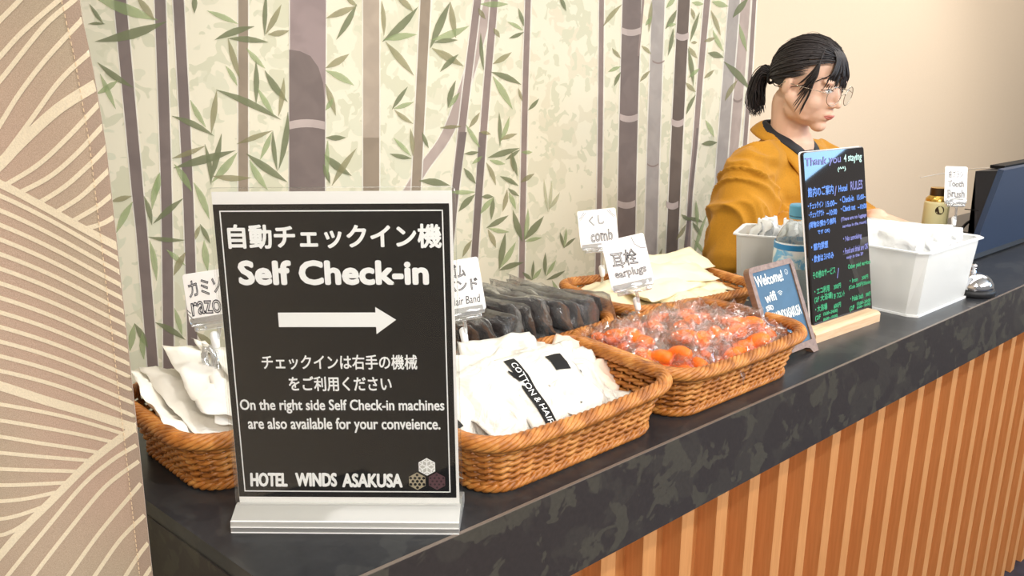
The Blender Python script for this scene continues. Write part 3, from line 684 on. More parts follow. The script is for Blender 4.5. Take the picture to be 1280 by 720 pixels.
# combs: cream sleeves lying flat
rnd = random.Random(9)
for i, (x, y, z, rx, ry, rz) in enumerate([(-.035, -.042, .066, 4, 2, 84), (.045, -.044, .070, 3, -4, 95), (-.045, .0, .076, 2, -2, 97), (.05, -.004, .082, 2, -6, 86), (-.03, .042, .080, -3, 2, 80), (.045, .04, .094, -2, -10, 92), (.0, -.012, .088, 4, 0, 106), (.03, .018, .102, 2, -8, 78), (-.05, 0, .045, 0, 0, 90), (.05, 0, .045, 0, 0, 90), (.055, .052, .106, -6, -8, 84)]):
    mb, top = pouch(.084, .176, .024, i+120, .004, 18, 26, 15, .04)
    o = link(mb.mesh('comb_sleeve', m_sleeve, True), 'comb_sleeve', M=pose(B_comb, x*1.0-(.018 if x < 0 else 0), y*1.1, z+.006-.1*abs(x)*(x < 0), rx, ry, rz))
    tag(o, 'cream comb sleeve in the back basket, '+('front left', 'front right', 'middle left', 'middle right', 'back left', 'back right', 'upper one across the centre', 'upper one right of centre', 'buried on the left', 'buried on the right', 'topmost at the back right corner')[i], 'sleeve', 'comb sleeves in the back basket')

# ear plugs: crumpled clear bags, two orange foam plugs and a pink slip in each
rnd = random.Random(21)
def plugbag(seed):
    r_ = random.Random(seed); mb, top = pouch(.078, .068, .026, seed+300, .012, 14, 12, 36, .14)
    film = mb.mesh('clear_bag', m_film, True); plugs = []
    for s_ in (-1, 1):
        b = MB(); a = r_.uniform(-.9, .9); c = Vector((s_*.012, r_.uniform(-.01, .01), r_.uniform(.0, .004))); d = Vector((math.cos(a), math.sin(a), 0))*.014
        pts = [c+d*t+Vector((0, 0, .002*math.cos(t*2))) for t in (-1.25, -1, -.5, 0, .5, 1, 1.2)]; b.tube(pts, [.0040, .0085, .0102, .0104, .0098, .0080, .0040], 10)
        plugs.append(b.mesh('plug', m_plug, True))
    b = MB(); b.rbox(-.020, .020, -.014, .014, -.0035, -.0028, .002); return film, plugs, b.mesh('insert', m_pink)
EB = [plugbag(s_) for s_ in range(5)]
k = 0
for gi, (gx, gy, gz) in enumerate([(x, y, 0) for x in (-.095, -.058, -.02, .018, .056, .094) for y in (-.058, -.02, .02, .058)]+[(x, y, 1) for x in (-.075, -.035, .005, .045, .08) for y in (-.03, .02, .05)]):
    z = (.062 if gz == 0 else .080)+rnd.uniform(-.004, .006)-(.012 if gx > .05 and gy > -.03 else 0); M = pose(B_ear, gx+rnd.uniform(-.006, .006), gy+rnd.uniform(-.005, .005), z, rnd.uniform(-22, 22), rnd.uniform(-22, 22), rnd.uniform(0, 360))
    t = thing('earplug_bag', ('clear bag of orange earplugs, %s column from the left, %s row from the front' % (ORD[gi//4], ORD[gi % 4]) if gz == 0 else 'clear bag of orange earplugs on top, %s column from the left, %s from the front' % (ORD[(gi-24)//3], ORD[(gi-24) % 3])), 'earplugs', M, 'bags of orange earplugs in the front basket')
    f_, pl, ins = EB[k % 5]; k += 1
    link(f_, 'clear_bag', t); [link(p, 'plug', t) for p in pl]; link(ins, 'insert', t)

# ------------------------------------------------------------------ card holders
def card_holder(corners, ywall, grip_px, label, draw, grip_y=None, w=None):
    """corners: TL, TR, BL as seen; the card stands at the depth of y = ywall and is held by a clear clip on a stem"""
    tl, tr, bl = corners
    c = onY((tr[0]+bl[0])/2, (tr[1]+bl[1])/2, ywall); d = (c-CAM).dot(FWD)
    A, B, D = (atD(p[0], p[1], d) for p in (tl, tr, bl))
    U = (B-A).normalized(); V = (A-D); V = (V-U*V.dot(U)).normalized(); Wd = (B-A).length; Hd = (A-D).length
    M = frame(D, U, V); t = thing('card_holder', label, 'sign', M)
    b = MB(); b.rbox(0, Wd, 0, Hd, -.0006, .0006, .003); card = b.build('card', m_paper, t)
    ink = MB(); draw(ink, Wd, Hd); ink.build('handwriting', m_ink, card)
    b = MB(); b.rbox(Wd*.04, Wd*.96, -.004, Hd*.10, .0012, .0032, .001); b.rbox(Wd*.04, Wd*.96, -.004, Hd*.07, -.0036, -.0014, .001); b.rbox(Wd*.1, Wd*.9, -.010, -.004, -.004, .004, .002)
    b.ball((Wd*.3, -.007, .004), .003, 8); b.ball((Wd*.8, -.007, .004), .003, 8); b.build('clip_bar', m_clip, t, True)
    G = grip_y if isinstance(grip_y, Vector) else onY(grip_px[0], grip_px[1], grip_y or ywall)
    g = M.inverted() @ G; p0 = Vector((Wd*.55, -.008, 0))
    b = MB(); b.tube(smooth_path([p0, p0.lerp(g, .35)+Vector((.002, 0, 0)), g+Vector((0, .012, 0))], 5), .0026, 8); b.build('stem', m_clip, t, True)
    b = MB(); q = p0.lerp(g, .42); b.cap(q+Vector((0, .006, 0)), q-Vector((0, .006, 0)), .0052, .0046, 10); b.build('joint', m_tubin, t, True)
    b = MB()
    for s_ in (-1, 1):
        pts = [g+Vector((s_*.002, .016, 0)), g+Vector((s_*.006, .004, 0)), g+Vector((s_*.0035, -.010, 0)), g+Vector((s_*.011, -.024, 0))]
        b.tube(smooth_path(pts, 4), .0036, 6); b.rbox(g.x+s_*.006-.004, g.x+s_*.006+.004, g.y-.026, g.y+.010, -.006, -.003, .002)
    b.build('grip', m_clip, t, True)
    return t
def doodle(mb, x, y, r):
    stroke(mb, [(x+r*math.cos(a*.5), y+r*math.sin(a*.5)) for a in range(14)], .0006)
    for s_ in (-1, 1): stroke(mb, [(x+s_*r*.4, y+r*.3), (x+s_*r*.4, y+r*.1)], .0007)
    stroke(mb, [(x-r*.4, y-r*.2), (x, y-r*.5), (x+r*.4, y-r*.2)], .0006)
def outl(mb, s, x0, x1, y0, y1, o=.018, **k): write(mb, s, x0, x1, y0, y1, outline=o*.72, z=.0009, jitter=(y1-y0)*.04, **k)
def card_raz(mb, w, h):
    outl(mb, 'カミソリ', w*.08, w*.92, h*.52, h*.86, .035); outl(mb, 'razor', w*.08, w*.8, h*.14, h*.42, .03)
    stroke(mb, [(w*.0, h*.2), (w*.1, h*.06)], .0008, .0008); stroke(mb, [(w*.0, h*.28), (w*.06, h*.2)], .0008, .0008)
def card_hair(mb, w, h):
    outl(mb, 'ヘアゴム', w*.1, w*.72, h*.66, h*.92, .035); outl(mb, 'バンド', w*.30, w*.92, h*.40, h*.62, .035); write(mb, 'Hair Band', w*.35, w*.92, h*.15, h*.30, z=.0009, shear=.15)
    doodle(mb, w*.87, h*.88, w*.06)
def card_comb(mb, w, h):
    outl(mb, 'くし', w*.28, w*.68, h*.58, h*.84, .025); outl(mb, 'comb', w*.28, w*.86, h*.14, h*.46, .03)
    for x, s_ in ((.06, 1), (.94, -1)):
        stroke(mb, [(w*(x-.03*s_), h*.78), (w*(x+.02*s_), h*.82), (w*(x+.12*s_), h*.96)], .0007, .0008); stroke(mb, [(w*(x), h*.75), (w*(x+.17*s_), h*.95)], .0006, .0008)
def card_ear(mb, w, h):
    outl(mb, '耳栓', w*.14, w*.74, h*.42, h*.74, .03); outl(mb, 'earplugs', w*.14, w*.88, h*.18, h*.38, .03)
    doodle(mb, w*.87, h*.88, w*.07); stroke(mb, [(w*.70, h*.97), (w*.74, h*.82), (w*.86, h*.72), (w*.97, h*.70)], .0007, .0008)
def card_box(mb, w, h):
    write(mb, '歯ブラシ', w*.15, w*.8, h*.68, h*.88, z=.0009); outl(mb, 'Tooth', w*.15, w*.85, h*.42, h*.60, .03); outl(mb, 'Brush', w*.12, w*.9, h*.12, h*.34, .03); doodle(mb, w*.87, h*.9, w*.06)
card_holder([(231, 343), (296, 333), (237, 405)], .87, (262, 450), 'small white card reading カミ and razor left of the standing black sign', card_raz, .86)
card_holder([(535, 331), (600, 320), (543, 397)], .74, (580, 448), 'small white hand-drawn Hair Band card half hidden behind the black sign', card_hair, .74)
card_holder([(717, 265), (765, 260), (726, 311)], .905, (752, 372), 'small white hand-drawn card reading くし comb, behind the earplugs card', card_comb, .90)
card_holder([(750, 303), (803, 291), (765, 364)], .735, (797, 402), 'small white hand-drawn card reading 耳栓 earplugs above the orange bags', card_ear, .735)
card_holder([(1174, 208), (1202, 209), (1180, 252)], .66, (1188, 303), 'small white card with blue strip clipped above the right white plastic box', card_box, .66)

# ------------------------------------------------------------------ self check-in sign
P1 = onZ(289, 666); P2 = onZ(574, 668); U = (P2-P1).normalized(); Nn = Vector((U.y, -U.x, 0)).normalized()     # normal to the viewer
if Nn.dot(CAM-P1) < 0: Nn = -Nn
BWd = (P2-P1).length; lean = math.radians(3); V = (-Nn*math.sin(lean)+Vector((0, 0, math.cos(lean))))
O = P1-Nn*.025; M = frame(O, U, V)
sg = thing('checkin_sign', 'tall black Self Check-in sign in a clear acrylic stand at the counter corner', 'sign', M)
SC = [local(x, y, O, U, V) for x, y in ((262.4, 234.5), (570.7, 234.5), (577, 640), (294.5, 638))]
xl_, xr_ = (SC[0][0]+SC[3][0])/2, (SC[1][0]+SC[2][0])/2; top_ = SC[0][1]
Mi = M.inverted(); zN = (Mi.to_3x3() @ Vector((0, 0, 1)))
b = MB(); b.rbox(xl_, xr_, .006, top_, .0012, .0032, .004); b.rbox(xl_, xr_, .006, top_, -.0032, -.0012, .004); b.build('acrylic_sheet', m_acryl, sg)
def sl(px, py): return local(px, py, O+M.to_3x3() @ Vector((0, 0, .0015)), U, V)
pt = sl(266, 240)[1]; b = MB(); b.box(xl_+.003, xr_-.003, .014, pt, -.0004, .0004); paper = b.build('paper', m_paper, sg)
q = [sl(270, 254), sl(564, 256), sl(568, 625), sl(294, 619)]
bx0, bx1, by0, by1 = (q[0][0]+q[3][0])/2, (q[1][0]+q[2][0])/2, (q[2][1]+q[3][1])/2, (q[0][1]+q[1][1])/2
b = MB(); rect(b, bx0, bx1, by0, by1, .0006); b.build('black_print', m_black, paper)
b = MB(); i_ = .0055; t_ = .0011
for a in ((bx0+i_, bx1-i_, by0+i_, by0+i_+t_), (bx0+i_, bx1-i_, by1-i_-t_, by1-i_), (bx0+i_, bx0+i_+t_, by0+i_, by1-i_), (bx1-i_-t_, bx1-i_, by0+i_, by1-i_)): rect(b, *a, .0008)
b.build('border_line', m_whiteprint, paper)
def line(s, pxl, pyt, pxr, pyb, bold, shear=0):
    a = sl(pxl, pyt); c = sl(pxr, pyb); e = sl(pxl, pyb); g = sl(pxr, pyt)
    m_ = MB(); write(m_, s, (a[0]+e[0])/2, (c[0]+g[0])/2, (c[1]+e[1])/2, (a[1]+g[1])/2, bold=bold, z=.0008, shear=shear); m_.build('lettering', m_whiteprint, paper)
line('自動チェックイン機', 285, 281, 551, 310, .0007); line('Self Check-in', 299, 327, 534, 355, .0013)
line('チェックインは右手の機械', 327, 444, 521, 462, .00025); line('をご利用ください', 361, 471, 489, 489, .0003)
line('On the right side Self Check-in machines', 300, 500, 555, 517, .0003); line('are also available for your conveience.', 310, 523, 550, 541, .0003)
line('HOTEL', 313, 592, 358, 608, .0007, .08); line('WINDS', 370, 592, 420, 608, .0007, .05); line('ASAKUSA', 428, 593, 502, 609, .0007, .05)
b = MB(); a = sl(347, 391); c = sl(470, 409); e = sl(495, 400); t1 = sl(470, 384); t2 = sl(470, 418)
b.add([(a[0], a[1], .0008), (a[0], c[1], .0008), (c[0], c[1], .0008), (c[0], a[1], .0008)], [(0, 1, 2, 3)]); b.add([(c[0], t1[1], .0008), (c[0], t2[1], .0008), (e[0], e[1], .0008)], [(0, 1, 2)]); b.build('arrow', m_whiteprint, paper)
def hexa(cx, cy, r, z): return [(cx+r*math.sin(PI/3*k), cy+r*math.cos(PI/3*k), z) for k in range(6)]
hr = abs(sl(523, 584)[0]-sl(543.5, 584)[0])/2/.866
for k, (px, py, mm, md) in enumerate(((533.5, 584, m_whiteprint, m_grey), (521.5, 602, m_sand, m_black), (546, 602, m_plum, m_plumd))):
    cx, cy = sl(px, py); b = MB(); b.poly(hexa(cx, cy, hr, .0008)[::-1]); e_ = b.build('emblem', mm, paper)
    b = MB()
    if k == 0:
        for j in range(6):
            a0, a1 = PI/3*j, PI/3*(j+1); am = (a0+a1)/2; pr = lambda r, a: (cx+hr*r*math.sin(a), cy+hr*r*math.cos(a), .0009)
            b.add([pr(.12, am), pr(.50, a0+.12), pr(.78, am), pr(.50, a1-.12)], [(3, 2, 1, 0)])
            b.add([pr(.62, a0+.05), pr(.88, a0+.06), pr(.80, am-.14)], [(2, 1, 0)]); b.add([pr(.62, a1-.05), pr(.88, a1-.06), pr(.80, am+.14)], [(0, 1, 2)])
    else:
        R_ = hr*(.17 if k == 1 else .13)
        for row in range(-2, 3):
            for col in range(-2, 3):
                x = cx+(col+(.5 if row % 2 else 0))*hr*.46; y = cy+row*hr*.36
                if (Vector((x-cx, y-cy)).length) < hr*.78: b.poly([(x+R_*math.sin(PI/3*m), y+R_*math.cos(PI/3*m), .0009) for m in range(6)][::-1])
    b.build('emblem_pattern', md, e_)
# layered acrylic foot
Mb = frame(P1, U, Vector((0, 0, 1)))
mbase = Mi @ Mb
def foot(name, prof, mt):
    b = MB(); b.loft([[(x, y, z) for y, z in prof] for x in (0, BWd)], M=mbase); return b.build(name, mt, sg)
foot('acrylic_foot', [(.0, 0), (.0055, 0), (.0055, -.058), (.0, -.058)], m_acrylbase)
foot('acrylic_foot', [(.006, .0), (.011, -.001), (.011, -.057), (.006, -.058)], m_acrylbase)
foot('acrylic_foot', [(.0115, -.002), (.0190, -.017), (.0190, -.022), (.0115, -.022)], m_acrylbase)
foot('acrylic_foot', [(.0115, -.031), (.0190, -.031), (.0190, -.036), (.0115, -.052)], m_acrylbase)
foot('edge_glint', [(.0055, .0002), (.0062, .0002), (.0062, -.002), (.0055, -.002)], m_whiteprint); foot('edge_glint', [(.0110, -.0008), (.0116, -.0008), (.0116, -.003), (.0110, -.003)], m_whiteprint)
foot('edge_glint', [(.0, .0003), (.0007, .0003), (.0007, -.001), (.0, -.001)], m_whiteprint)  # white strips painted as glints along the acrylic layer edges

# ------------------------------------------------------------------ big black welcome board on a pine foot
A = onZ(1019, 430); B = onZ(1099.4, 401.7); U = (B-A).normalized(); Nb = Vector((-U.y, U.x, 0)); ln = math.radians(10)
V = Nb*math.sin(ln)+Vector((0, 0, math.cos(ln))); O = A+Nb*.02; M = frame(O, U, V)
bd = thing('message_board', 'tall glossy black marker board with blue and green handwriting on a pale wooden foot', 'board', M)
u0, u1, vt = .0288, .2092, .3015
b = MB(); b.rbox(u0, u1, .004, vt, -.006, 0, .006); face = b.build('board_panel', m_board, bd)
b = MB(); b.rbox(u0-.0008, u1+.0008, .004, vt+.0008, -.0085, -.006, .006); b.build('board_back', m_paper, bd)
lenb = (B-A).length; b = MB(); Mq = M.inverted() @ frame(A, U, Vector((0, 0, 1)))
prof = [(0, -.001), (.014, -.001), (.0175, -.004), (.019, -.009), (.019, -.030), (.016, -.034), (0, -.034)]
b.loft([[(x, y, z+.001) for y, z in prof] for x in (0, .003, lenb-.003, lenb)], M=Mq); b.build('wooden_foot', m_pine, bd)
def bl(px, py): return local(px, py, O, U, V)
def hand(mats, s, x0, y0, x1, y1, shear=.1, bold=.0003, slope=0):
    """px box: left-bottom (x0,y0) and right-top (x1,y1)"""
    a = bl(x0, y0); c = bl(x1, y1); m_ = MB(); h = bl(x0, y0-abs(0))
    L_ = c[0]-a[0]; ht = c[1]-a[1]
    write(m_, s, a[0], c[0], a[1], a[1]+ht, bold=bold, z=.0004, shear=shear, jitter=ht*.04); m_.build('handwriting', mats, face)
def bh(mt, s, x0, y0, wpx, hpx, **k):
    a = bl(x0, y0); c = bl(x0+wpx, y0-wpx*.14); tp = bl(x0, y0-hpx)
    m_ = MB(); write(m_, s, a[0], c[0], a[1], a[1]+(tp[1]-a[1]), bold=k.get('bold', .00035), z=.0004, shear=.08, jitter=(tp[1]-a[1])*.03); m_.build('handwriting', mt, face)
bh(m_chalkl, 'Thank you', 1007, 211, 44, 13); bh(m_chalkm, '4 staying', 1055, 205, 22, 12); bh(m_chalkm, '(^^)', 1047, 215, 10, 6)
bh(m_chalkb, '館内のご案内', 1010, 247, 32, 12); bh(m_chalkl, '/', 1043, 245, 3, 12); bh(m_chalkb, 'Hotel', 1048, 240, 11, 8); bh(m_chalkl, 'RULES', 1063, 238, 15, 11)
bh(m_chalkb, '・チェックイン', 1010, 262, 19, 8); bh(m_chalkb, '15:00~', 1032, 259, 14, 7); bh(m_chalkb, '・Check-in', 1050, 254, 17, 8); bh(m_chalkb, '15:00~', 1071, 250, 11, 6)
bh(m_chalkb, '・チェックアウト', 1011, 273, 19, 8); bh(m_chalkb, '~10:00', 1033, 270, 13, 7); bh(m_chalkb, '・Check out', 1051, 265, 18, 7); bh(m_chalkb, '~10:00', 1072, 262, 11, 6)
bh(m_chalkb, '(荷物お預かり無料', 1011, 287, 34, 9); bh(m_chalkb, 'です OK)', 1022, 294, 15, 6); bh(m_chalkl, '(There are no luggage', 1051, 278, 32, 6); bh(m_chalkl, 'service in the room)', 1053, 286, 30, 5)
bh(m_chalkb, '・館内禁煙', 1014, 314, 21, 9); bh(m_chalkl, '・No smoking', 1054, 304, 23, 8)
bh(m_chalkb, '・飲食は３Fのみ', 1015, 329, 27, 9); bh(m_chalkl, '・Food and drink are OK', 1054, 318, 31, 7); bh(m_chalkl, 'only in the 3F', 1058, 325, 21, 5)
bh(m_chalkg, 'その他のサービス', 1016, 349, 28, 9); bh(m_chalkl, '/', 1046, 348, 3, 12); bh(m_chalkg, 'Other paid services', 1060, 338, 28, 7)
bh(m_chalkg, '・エコ利用', 1018, 369, 19, 8); bh(m_chalkg, '300円', 1042, 362, 9, 6); bh(m_chalkg, '・Iron', 1062, 354, 10, 5); bh(m_chalkg, '300円', 1077, 350, 8, 5)
bh(m_chalkg, '(2F 大浴場)', 1018, 380, 23, 9); bh(m_chalkg, '3F フロント', 1042, 374, 14, 7); bh(m_chalkg, '(Coin 300円/30min)', 1061, 363, 28, 6)
bh(m_chalkg, '・大浴場', 1019, 391, 15, 8); bh(m_chalkg, '600円', 1042, 386, 9, 6); bh(m_chalkg, '・Public bath', 1063, 377, 16, 6); bh(m_chalkg, '500円', 1082, 371, 6, 5)
bh(m_chalkg, '(2F', 1019, 402, 7, 7); bh(m_chalkg, '15:00~24:00)', 1029, 396, 18, 5); bh(m_chalkg, '(6:00~10:00)', 1029, 402, 18, 4); bh(m_chalkg, '(2F', 1062, 390, 6, 7); bh(m_chalkg, '15:00~24:00', 1071, 382, 17, 4); bh(m_chalkg, '6:00~10:00)', 1071, 387, 17, 4)

# ------------------------------------------------------------------ small blue wifi board
O = onZ(1022, 438); U = Vector((1, 0, 0)); ln = math.radians(23.5); V = Vector((0, math.sin(ln), math.cos(ln))); M = frame(O, U, V)
wb = thing('wifi_board', 'small blue slate board lettered Welcome! wifi in a brown wooden easel frame', 'board', M)
x0, x1, y1_ = -.117, 0.0, .1505; fw = .0085; r_c = .010; yb = .020
def arc(cx, cy, r, a0, a1, n=5): return [(cx+r*math.cos(math.radians(a0+(a1-a0)*k/n)), cy+r*math.sin(math.radians(a0+(a1-a0)*k/n))) for k in range(n+1)]
outer = arc(x1-r_c, y1_-r_c, r_c, 0, 90)+arc(x0+r_c, y1_-r_c, r_c, 90, 180)+[(x0, 0), (x0+.014, 0), (x0+.020, .008), (x0+.030, .011), (x1-.030, .011), (x1-.020, .008), (x1-.014, 0), (x1, 0)]
inner = [(x1-fw, y1_-fw), (x0+fw, y1_-fw), (x0+fw, yb), (x1-fw, yb)]
b = MB(); b.prism(outer, -.008, -.002); b.build('easel_frame', m_walnut, wb)
b = MB(); fr_ = [(x0, yb, x0+fw, y1_-r_c), (x1-fw, yb, x1, y1_-r_c)]
b.prism(outer[:12] + [(x0, yb), (x0+fw, yb), (x0+fw, y1_-fw), (x1-fw, y1_-fw), (x1-fw, yb), (x1, yb)], -.002, .002); 
b.prism([(x0, .0), (x0+.014, 0), (x0+.020, .008), (x0+.030, .011), (x1-.030, .011), (x1-.020, .008), (x1-.014, 0), (x1, 0), (x1, yb), (x0, yb)], -.002, .002); b.build('easel_rim', m_walnut, wb)
b = MB(); b.box(x0+fw-.001, x1-fw+.001, yb-.001, y1_-fw+.001, -.0019, -.0005); sl_ = b.build('slate', m_slate, wb)
b = MB(); b.prism([(x0+.03, .09), (x1-.03, .09), (x1-.02, .0), (x1-.032, .0), (x1-.045, .03), (x0+.045, .03), (x0+.032, 0), (x0+.02, 0)], -.011, -.008)
rl = Matrix.Translation((0, .09, -.009)) @ Matrix.Rotation(math.radians(32), 4, 'X') @ Matrix.Translation((0, -.09, .009)); b.v = [rl @ v_ for v_ in b.v]; b.build('easel_leg', m_walnut, wb)
wt = MB()
def wl(s, a, c, e, g, bold=.00035): write(wt, s, x0+a, x0+c, e, g, bold=bold, z=.0001, jitter=.0006, shear=.05)
wl('Welcome!', .013, .082, .120, .136, .0005); doodle(wt, x0+.094, .131, .004)
wl('wifi', .024, .052, .094, .108, .0005)
for k in range(3): stroke(wt, [(x0+.064+.0028*(k+1)*math.cos(math.radians(a_)), .097+.0028*(k+1)*math.sin(math.radians(a_))) for a_ in range(40, 145, 15)], .0009, .0001)
wl('SSID', .020, .038, .082, .089); wl('HTLWINDSASAKUSA', .020, .104, .062, .077, .0004); wl('PASSWORD', .022, .064, .046, .055); wl('WSA7100', .046, .094, .030, .041)
wt.build('handwriting', m_chalkw, sl_)

# ------------------------------------------------------------------ plastic boxes with bags
def tub(name, M, L_, W_, H_, label):
    t = thing(name, label, 'box', M); th = .0022
    def rr(l, w, r, z): return [(p.x, p.y, z) for p, _ in rr_path(l, w, r, 40)]
    b = MB(); fl = .016
    b.loft([rr(L_-fl, W_-fl, .008, 0), rr(L_-fl, W_-fl, .008, .002), rr(L_, W_, .012, H_), rr(L_-2*th, W_-2*th, .011, H_), rr(L_-fl-2*th, W_-fl-2*th, .007, .003)], caps=False); b.poly(rr(L_-fl, W_-fl, .008, .0)[::-1]); b.poly(rr(L_-fl-2*th, W_-fl-2*th, .008, .003)); b.build('tub_body', m_tub, t)
    b = MB(); b.loft([rr(L_+.012, W_+.012, .014, H_-.001), rr(L_+.012, W_+.012, .014, H_+.0015), rr(L_-2*th, W_-2*th, .011, H_+.0015), rr(L_-2*th, W_-2*th, .011, H_-.001)], caps=False); b.build('tub_rim', m_tubin, t)
    b = MB(); b.loft([rr(L_-fl+.006, W_-fl+.006, .010, 0), rr(L_-fl+.006, W_-fl+.006, .010, .004), rr(L_-fl+.001, W_-fl+.001, .010, .004)], caps=False); b.build('foot_rim', m_tubin, t)
    for s_ in (-1, 1):
        b = MB(); yy = s_*(W_/2-.0035-.002); z0_, z1_ = H_*.62, H_*.85
        pts = [(-.026, z0_+.004), (-.022, z0_), (.022, z0_), (.026, z0_+.004), (.026, z1_-.004), (.022, z1_), (-.022, z1_), (-.026, z1_-.004)]
        b.tube([(x, yy+s_*.0035+s_*(z-H_)*.085, z) for x, z in pts], .0016, 6, True); b.build('handle', m_tubin, t, True)
    return t
def bags(M, L_, W_, H_, n, seed, label, group):
    r_ = random.Random(seed)
    mes = []
    for s_ in range(3):
        mb, top = pouch(W_*.86, H_*1.0, .016, seed+s_, .010, 12, 12, 26, .1); mes.append(mb.mesh('folded_bag', m_tubin, True))
    for i in range(n):
        x = -L_/2+.026+(L_-.052)*i/(n-1)
        o = link(mes[i % 3], 'folded_bag', M=M @ Matrix.Translation((x, r_.uniform(-.006, .006), H_*(.62 if n < 10 else .55)+r_.uniform(-.002, .018))) @ rotm(90, r_.uniform(-4, 4), 90+r_.uniform(-9, 9)))
        tag(o, '%s, %s from the left' % (label, ORD[i]), 'bag', group)
a = onZ(1140, 397); c = onZ(1203, 371); Wx = c.x-a.x
MR = Matrix.Translation(((a.x+c.x)/2+.004, a.y+.105, T)) 
tub('plastic_tub', MR, Wx+.024, .235, .118, 'translucent white plastic box of white bags beside the service bell')
bags(MR, Wx+.02, .225, .118, 11, 500, 'crumpled white plastic bag standing in the right plastic box', 'white bags in the right plastic box')
q0 = onZ(917, 293, .122); q1 = onZ(968, 297, .122)
dq = (q1-q0); dq.z = 0; ang = math.atan2(dq.y, dq.x)
ML = Matrix.Translation((q0.x, q0.y, T)) @ Matrix.Rotation(ang, 4, 'Z') @ Matrix.Translation((.090, .062, 0))
tub('plastic_tub', ML, .175, .120, .122, 'translucent white plastic box of white bags behind the water bottle')
bags(ML, .165, .112, .126, 8, 520, 'crumpled white plastic bag standing in the left plastic box', 'white bags in the left plastic box')

# ------------------------------------------------------------------ water bottle, coffee bottle, bell, monitor
pb = onY(995, 300, .70); M = place(pb.x+.004, .70, 0)
wbt = thing('water_bottle', 'clear plastic water bottle with pale blue cap, left of the tall black board', 'bottle', M)
Rb = .0375; b = MB(); b.lathe([(.02, 0), (Rb-.004, .001), (Rb, .006), (Rb, .03), (Rb-.0018, .034), (Rb, .038), (Rb-.0018, .044), (Rb, .048), (Rb-.0018, .054), (Rb, .058), (Rb, .085), (Rb, .130), (Rb-.003, .143), (Rb-.010, .158), (Rb-.019, .170), (.0145, .178), (.0135, .186)], 32, caps=False); b.build('bottle_body', m_pet, wbt, True)
b = MB(); b.lathe([(.0165, .182), (.0175, .183), (.0175, .199), (.016, .2015), (.001, .2015)], 30); b.lathe([(.0168, .1775), (.0168, .181)], 30); b.build('cap', m_cap, wbt)
b = MB(); b.lathe([(Rb+.0004, .094), (Rb+.0006, .096), (Rb+.0006, .136), (Rb-.0002, .138)], 32, caps=False); lb = b.build('label', m_label, wbt, True)
b = MB(); b.lathe([(Rb+.0009, .126), (Rb+.0007, .1355)], 32, caps=False); b.build('label_band', m_labelblue, lb, True)
b = MB(); b.lathe([(.001, .004), (Rb-.003, .005), (Rb-.003, .118), (.001, .118)], 28, caps=False); b.build('water', m_water, wbt, True)

M = place(onY(1167, 285, .80).x, .80, 0); cb = thing('coffee_bottle', 'small pale yellow drink bottle with a gold and brown cap behind the right box', 'bottle', M)
b = MB(); b.lathe([(.02, 0), (.027, .002), (.0285, .008), (.0285, .112), (.027, .118)], 28); b.build('label_sleeve', m_tea, cb, True)
b = MB(); b.lathe([(.027, .1175), (.0265, .124), (.019, .131), (.0175, .133)], 28, caps=False); b.build('shoulder', m_gold, cb, True)
b = MB(); b.lathe([(.0185, .131), (.0190, .132), (.0190, .148), (.017, .150), (.001, .150)], 28); cp = b.build('cap', m_bronze, cb)
b = MB(); b.lathe([(.0186, .150), (.0186, .1505), (.012, .1512), (.001, .1512)], 28); b.build('cap_top', m_gold, cp)
dk = MB(); ang0 = math.atan2(-.80, -1.95)
disc = []
for k in range(20):
    a_ = 2*PI*k/20; th_ = ang0+.28+.36*math.cos(a_); disc.append((.0288*math.cos(th_), .0288*math.sin(th_), .098+.0105*math.sin(a_)))
dk.poly(disc); dk.build('round_logo', m_bronze, cb)

bell = onZ(1222, 372); M = place(bell.x+.022, bell.y+.022, 0)
bt = thing('service_bell', 'chrome service bell on a black base, right of the white plastic box', 'bell', M)
b = MB(); b.lathe([(.040, 0), (.042, .002), (.0425, .010), (.040, .013), (.02, .014)], 32); b.build('base', m_blackm, bt, True)
b = MB(); b.lathe([(.0375, .014), (.0385, .016), (.037, .024), (.032, .032), (.023, .039), (.010, .0425), (.001, .043)], 36, caps=False); b.build('dome', m_chrome, bt, True)
b = MB(); b.lathe([(.005, .042), (.006, .045), (.004, .047), (.003, .050), (.0055, .051), (.006, .056), (.004, .0585), (.001, .059)], 16); b.build('plunger', m_chrome, bt, True)

# monitor: sloping rear shell seen from the customer's side
m0 = onZ(1212, 326); xm = m0.x; tp = onX(1255, 213, xm)
mon = thing('desk_monitor', 'dark slanted desk monitor seen from behind at the right edge of the counter', 'monitor', Matrix.Translation((xm, m0.y, T)))
Vm = Vector((0, tp.y-m0.y, tp.z-T)); Hm = Vm.length; Vm.normalize(); Mm = frame((0, 0, 0), Vector((1, 0, 0)), Vm)
L2 = .46
b = MB(); pr_ = [(0, 0), (.30, 0)]+arc(.30, .06, .06, -90, -25, 4)+[(L2, .20), (L2, Hm), (0, Hm)]
b.prism(pr_, -.012, 0, M=Mm); b.build('rear_shell', m_mon, mon)
yt = Vm.y*Hm; zt = Vm.z*Hm
b = MB(); y2 = .012
tb_ = onX(1219, 214, xm)-Vector((xm, m0.y, T)); bb_ = onX(1208, 303, xm)-Vector((xm, m0.y, T))
sd_ = [(y2, .004), (yt+.012, zt-.002), (tb_.y, tb_.z), (bb_.y, bb_.z), (bb_.y-.02, .004)]
b.loft([[(x, y, z) for y, z in sd_] for x in (.002, L2)]); b.build('side_housing', m_mond, mon)
b = MB()
for k in (.3, .55): b.box(.0012, .0022, .02+yt*k, .05+yt*k, zt*k, zt*k+.002)
b.build('side_seam', m_black, mon)
b = MB(); b.box(.06, L2, yt+.02, yt+.05, zt-.003, zt+.004); b.build('top_bar', m_black, mon)
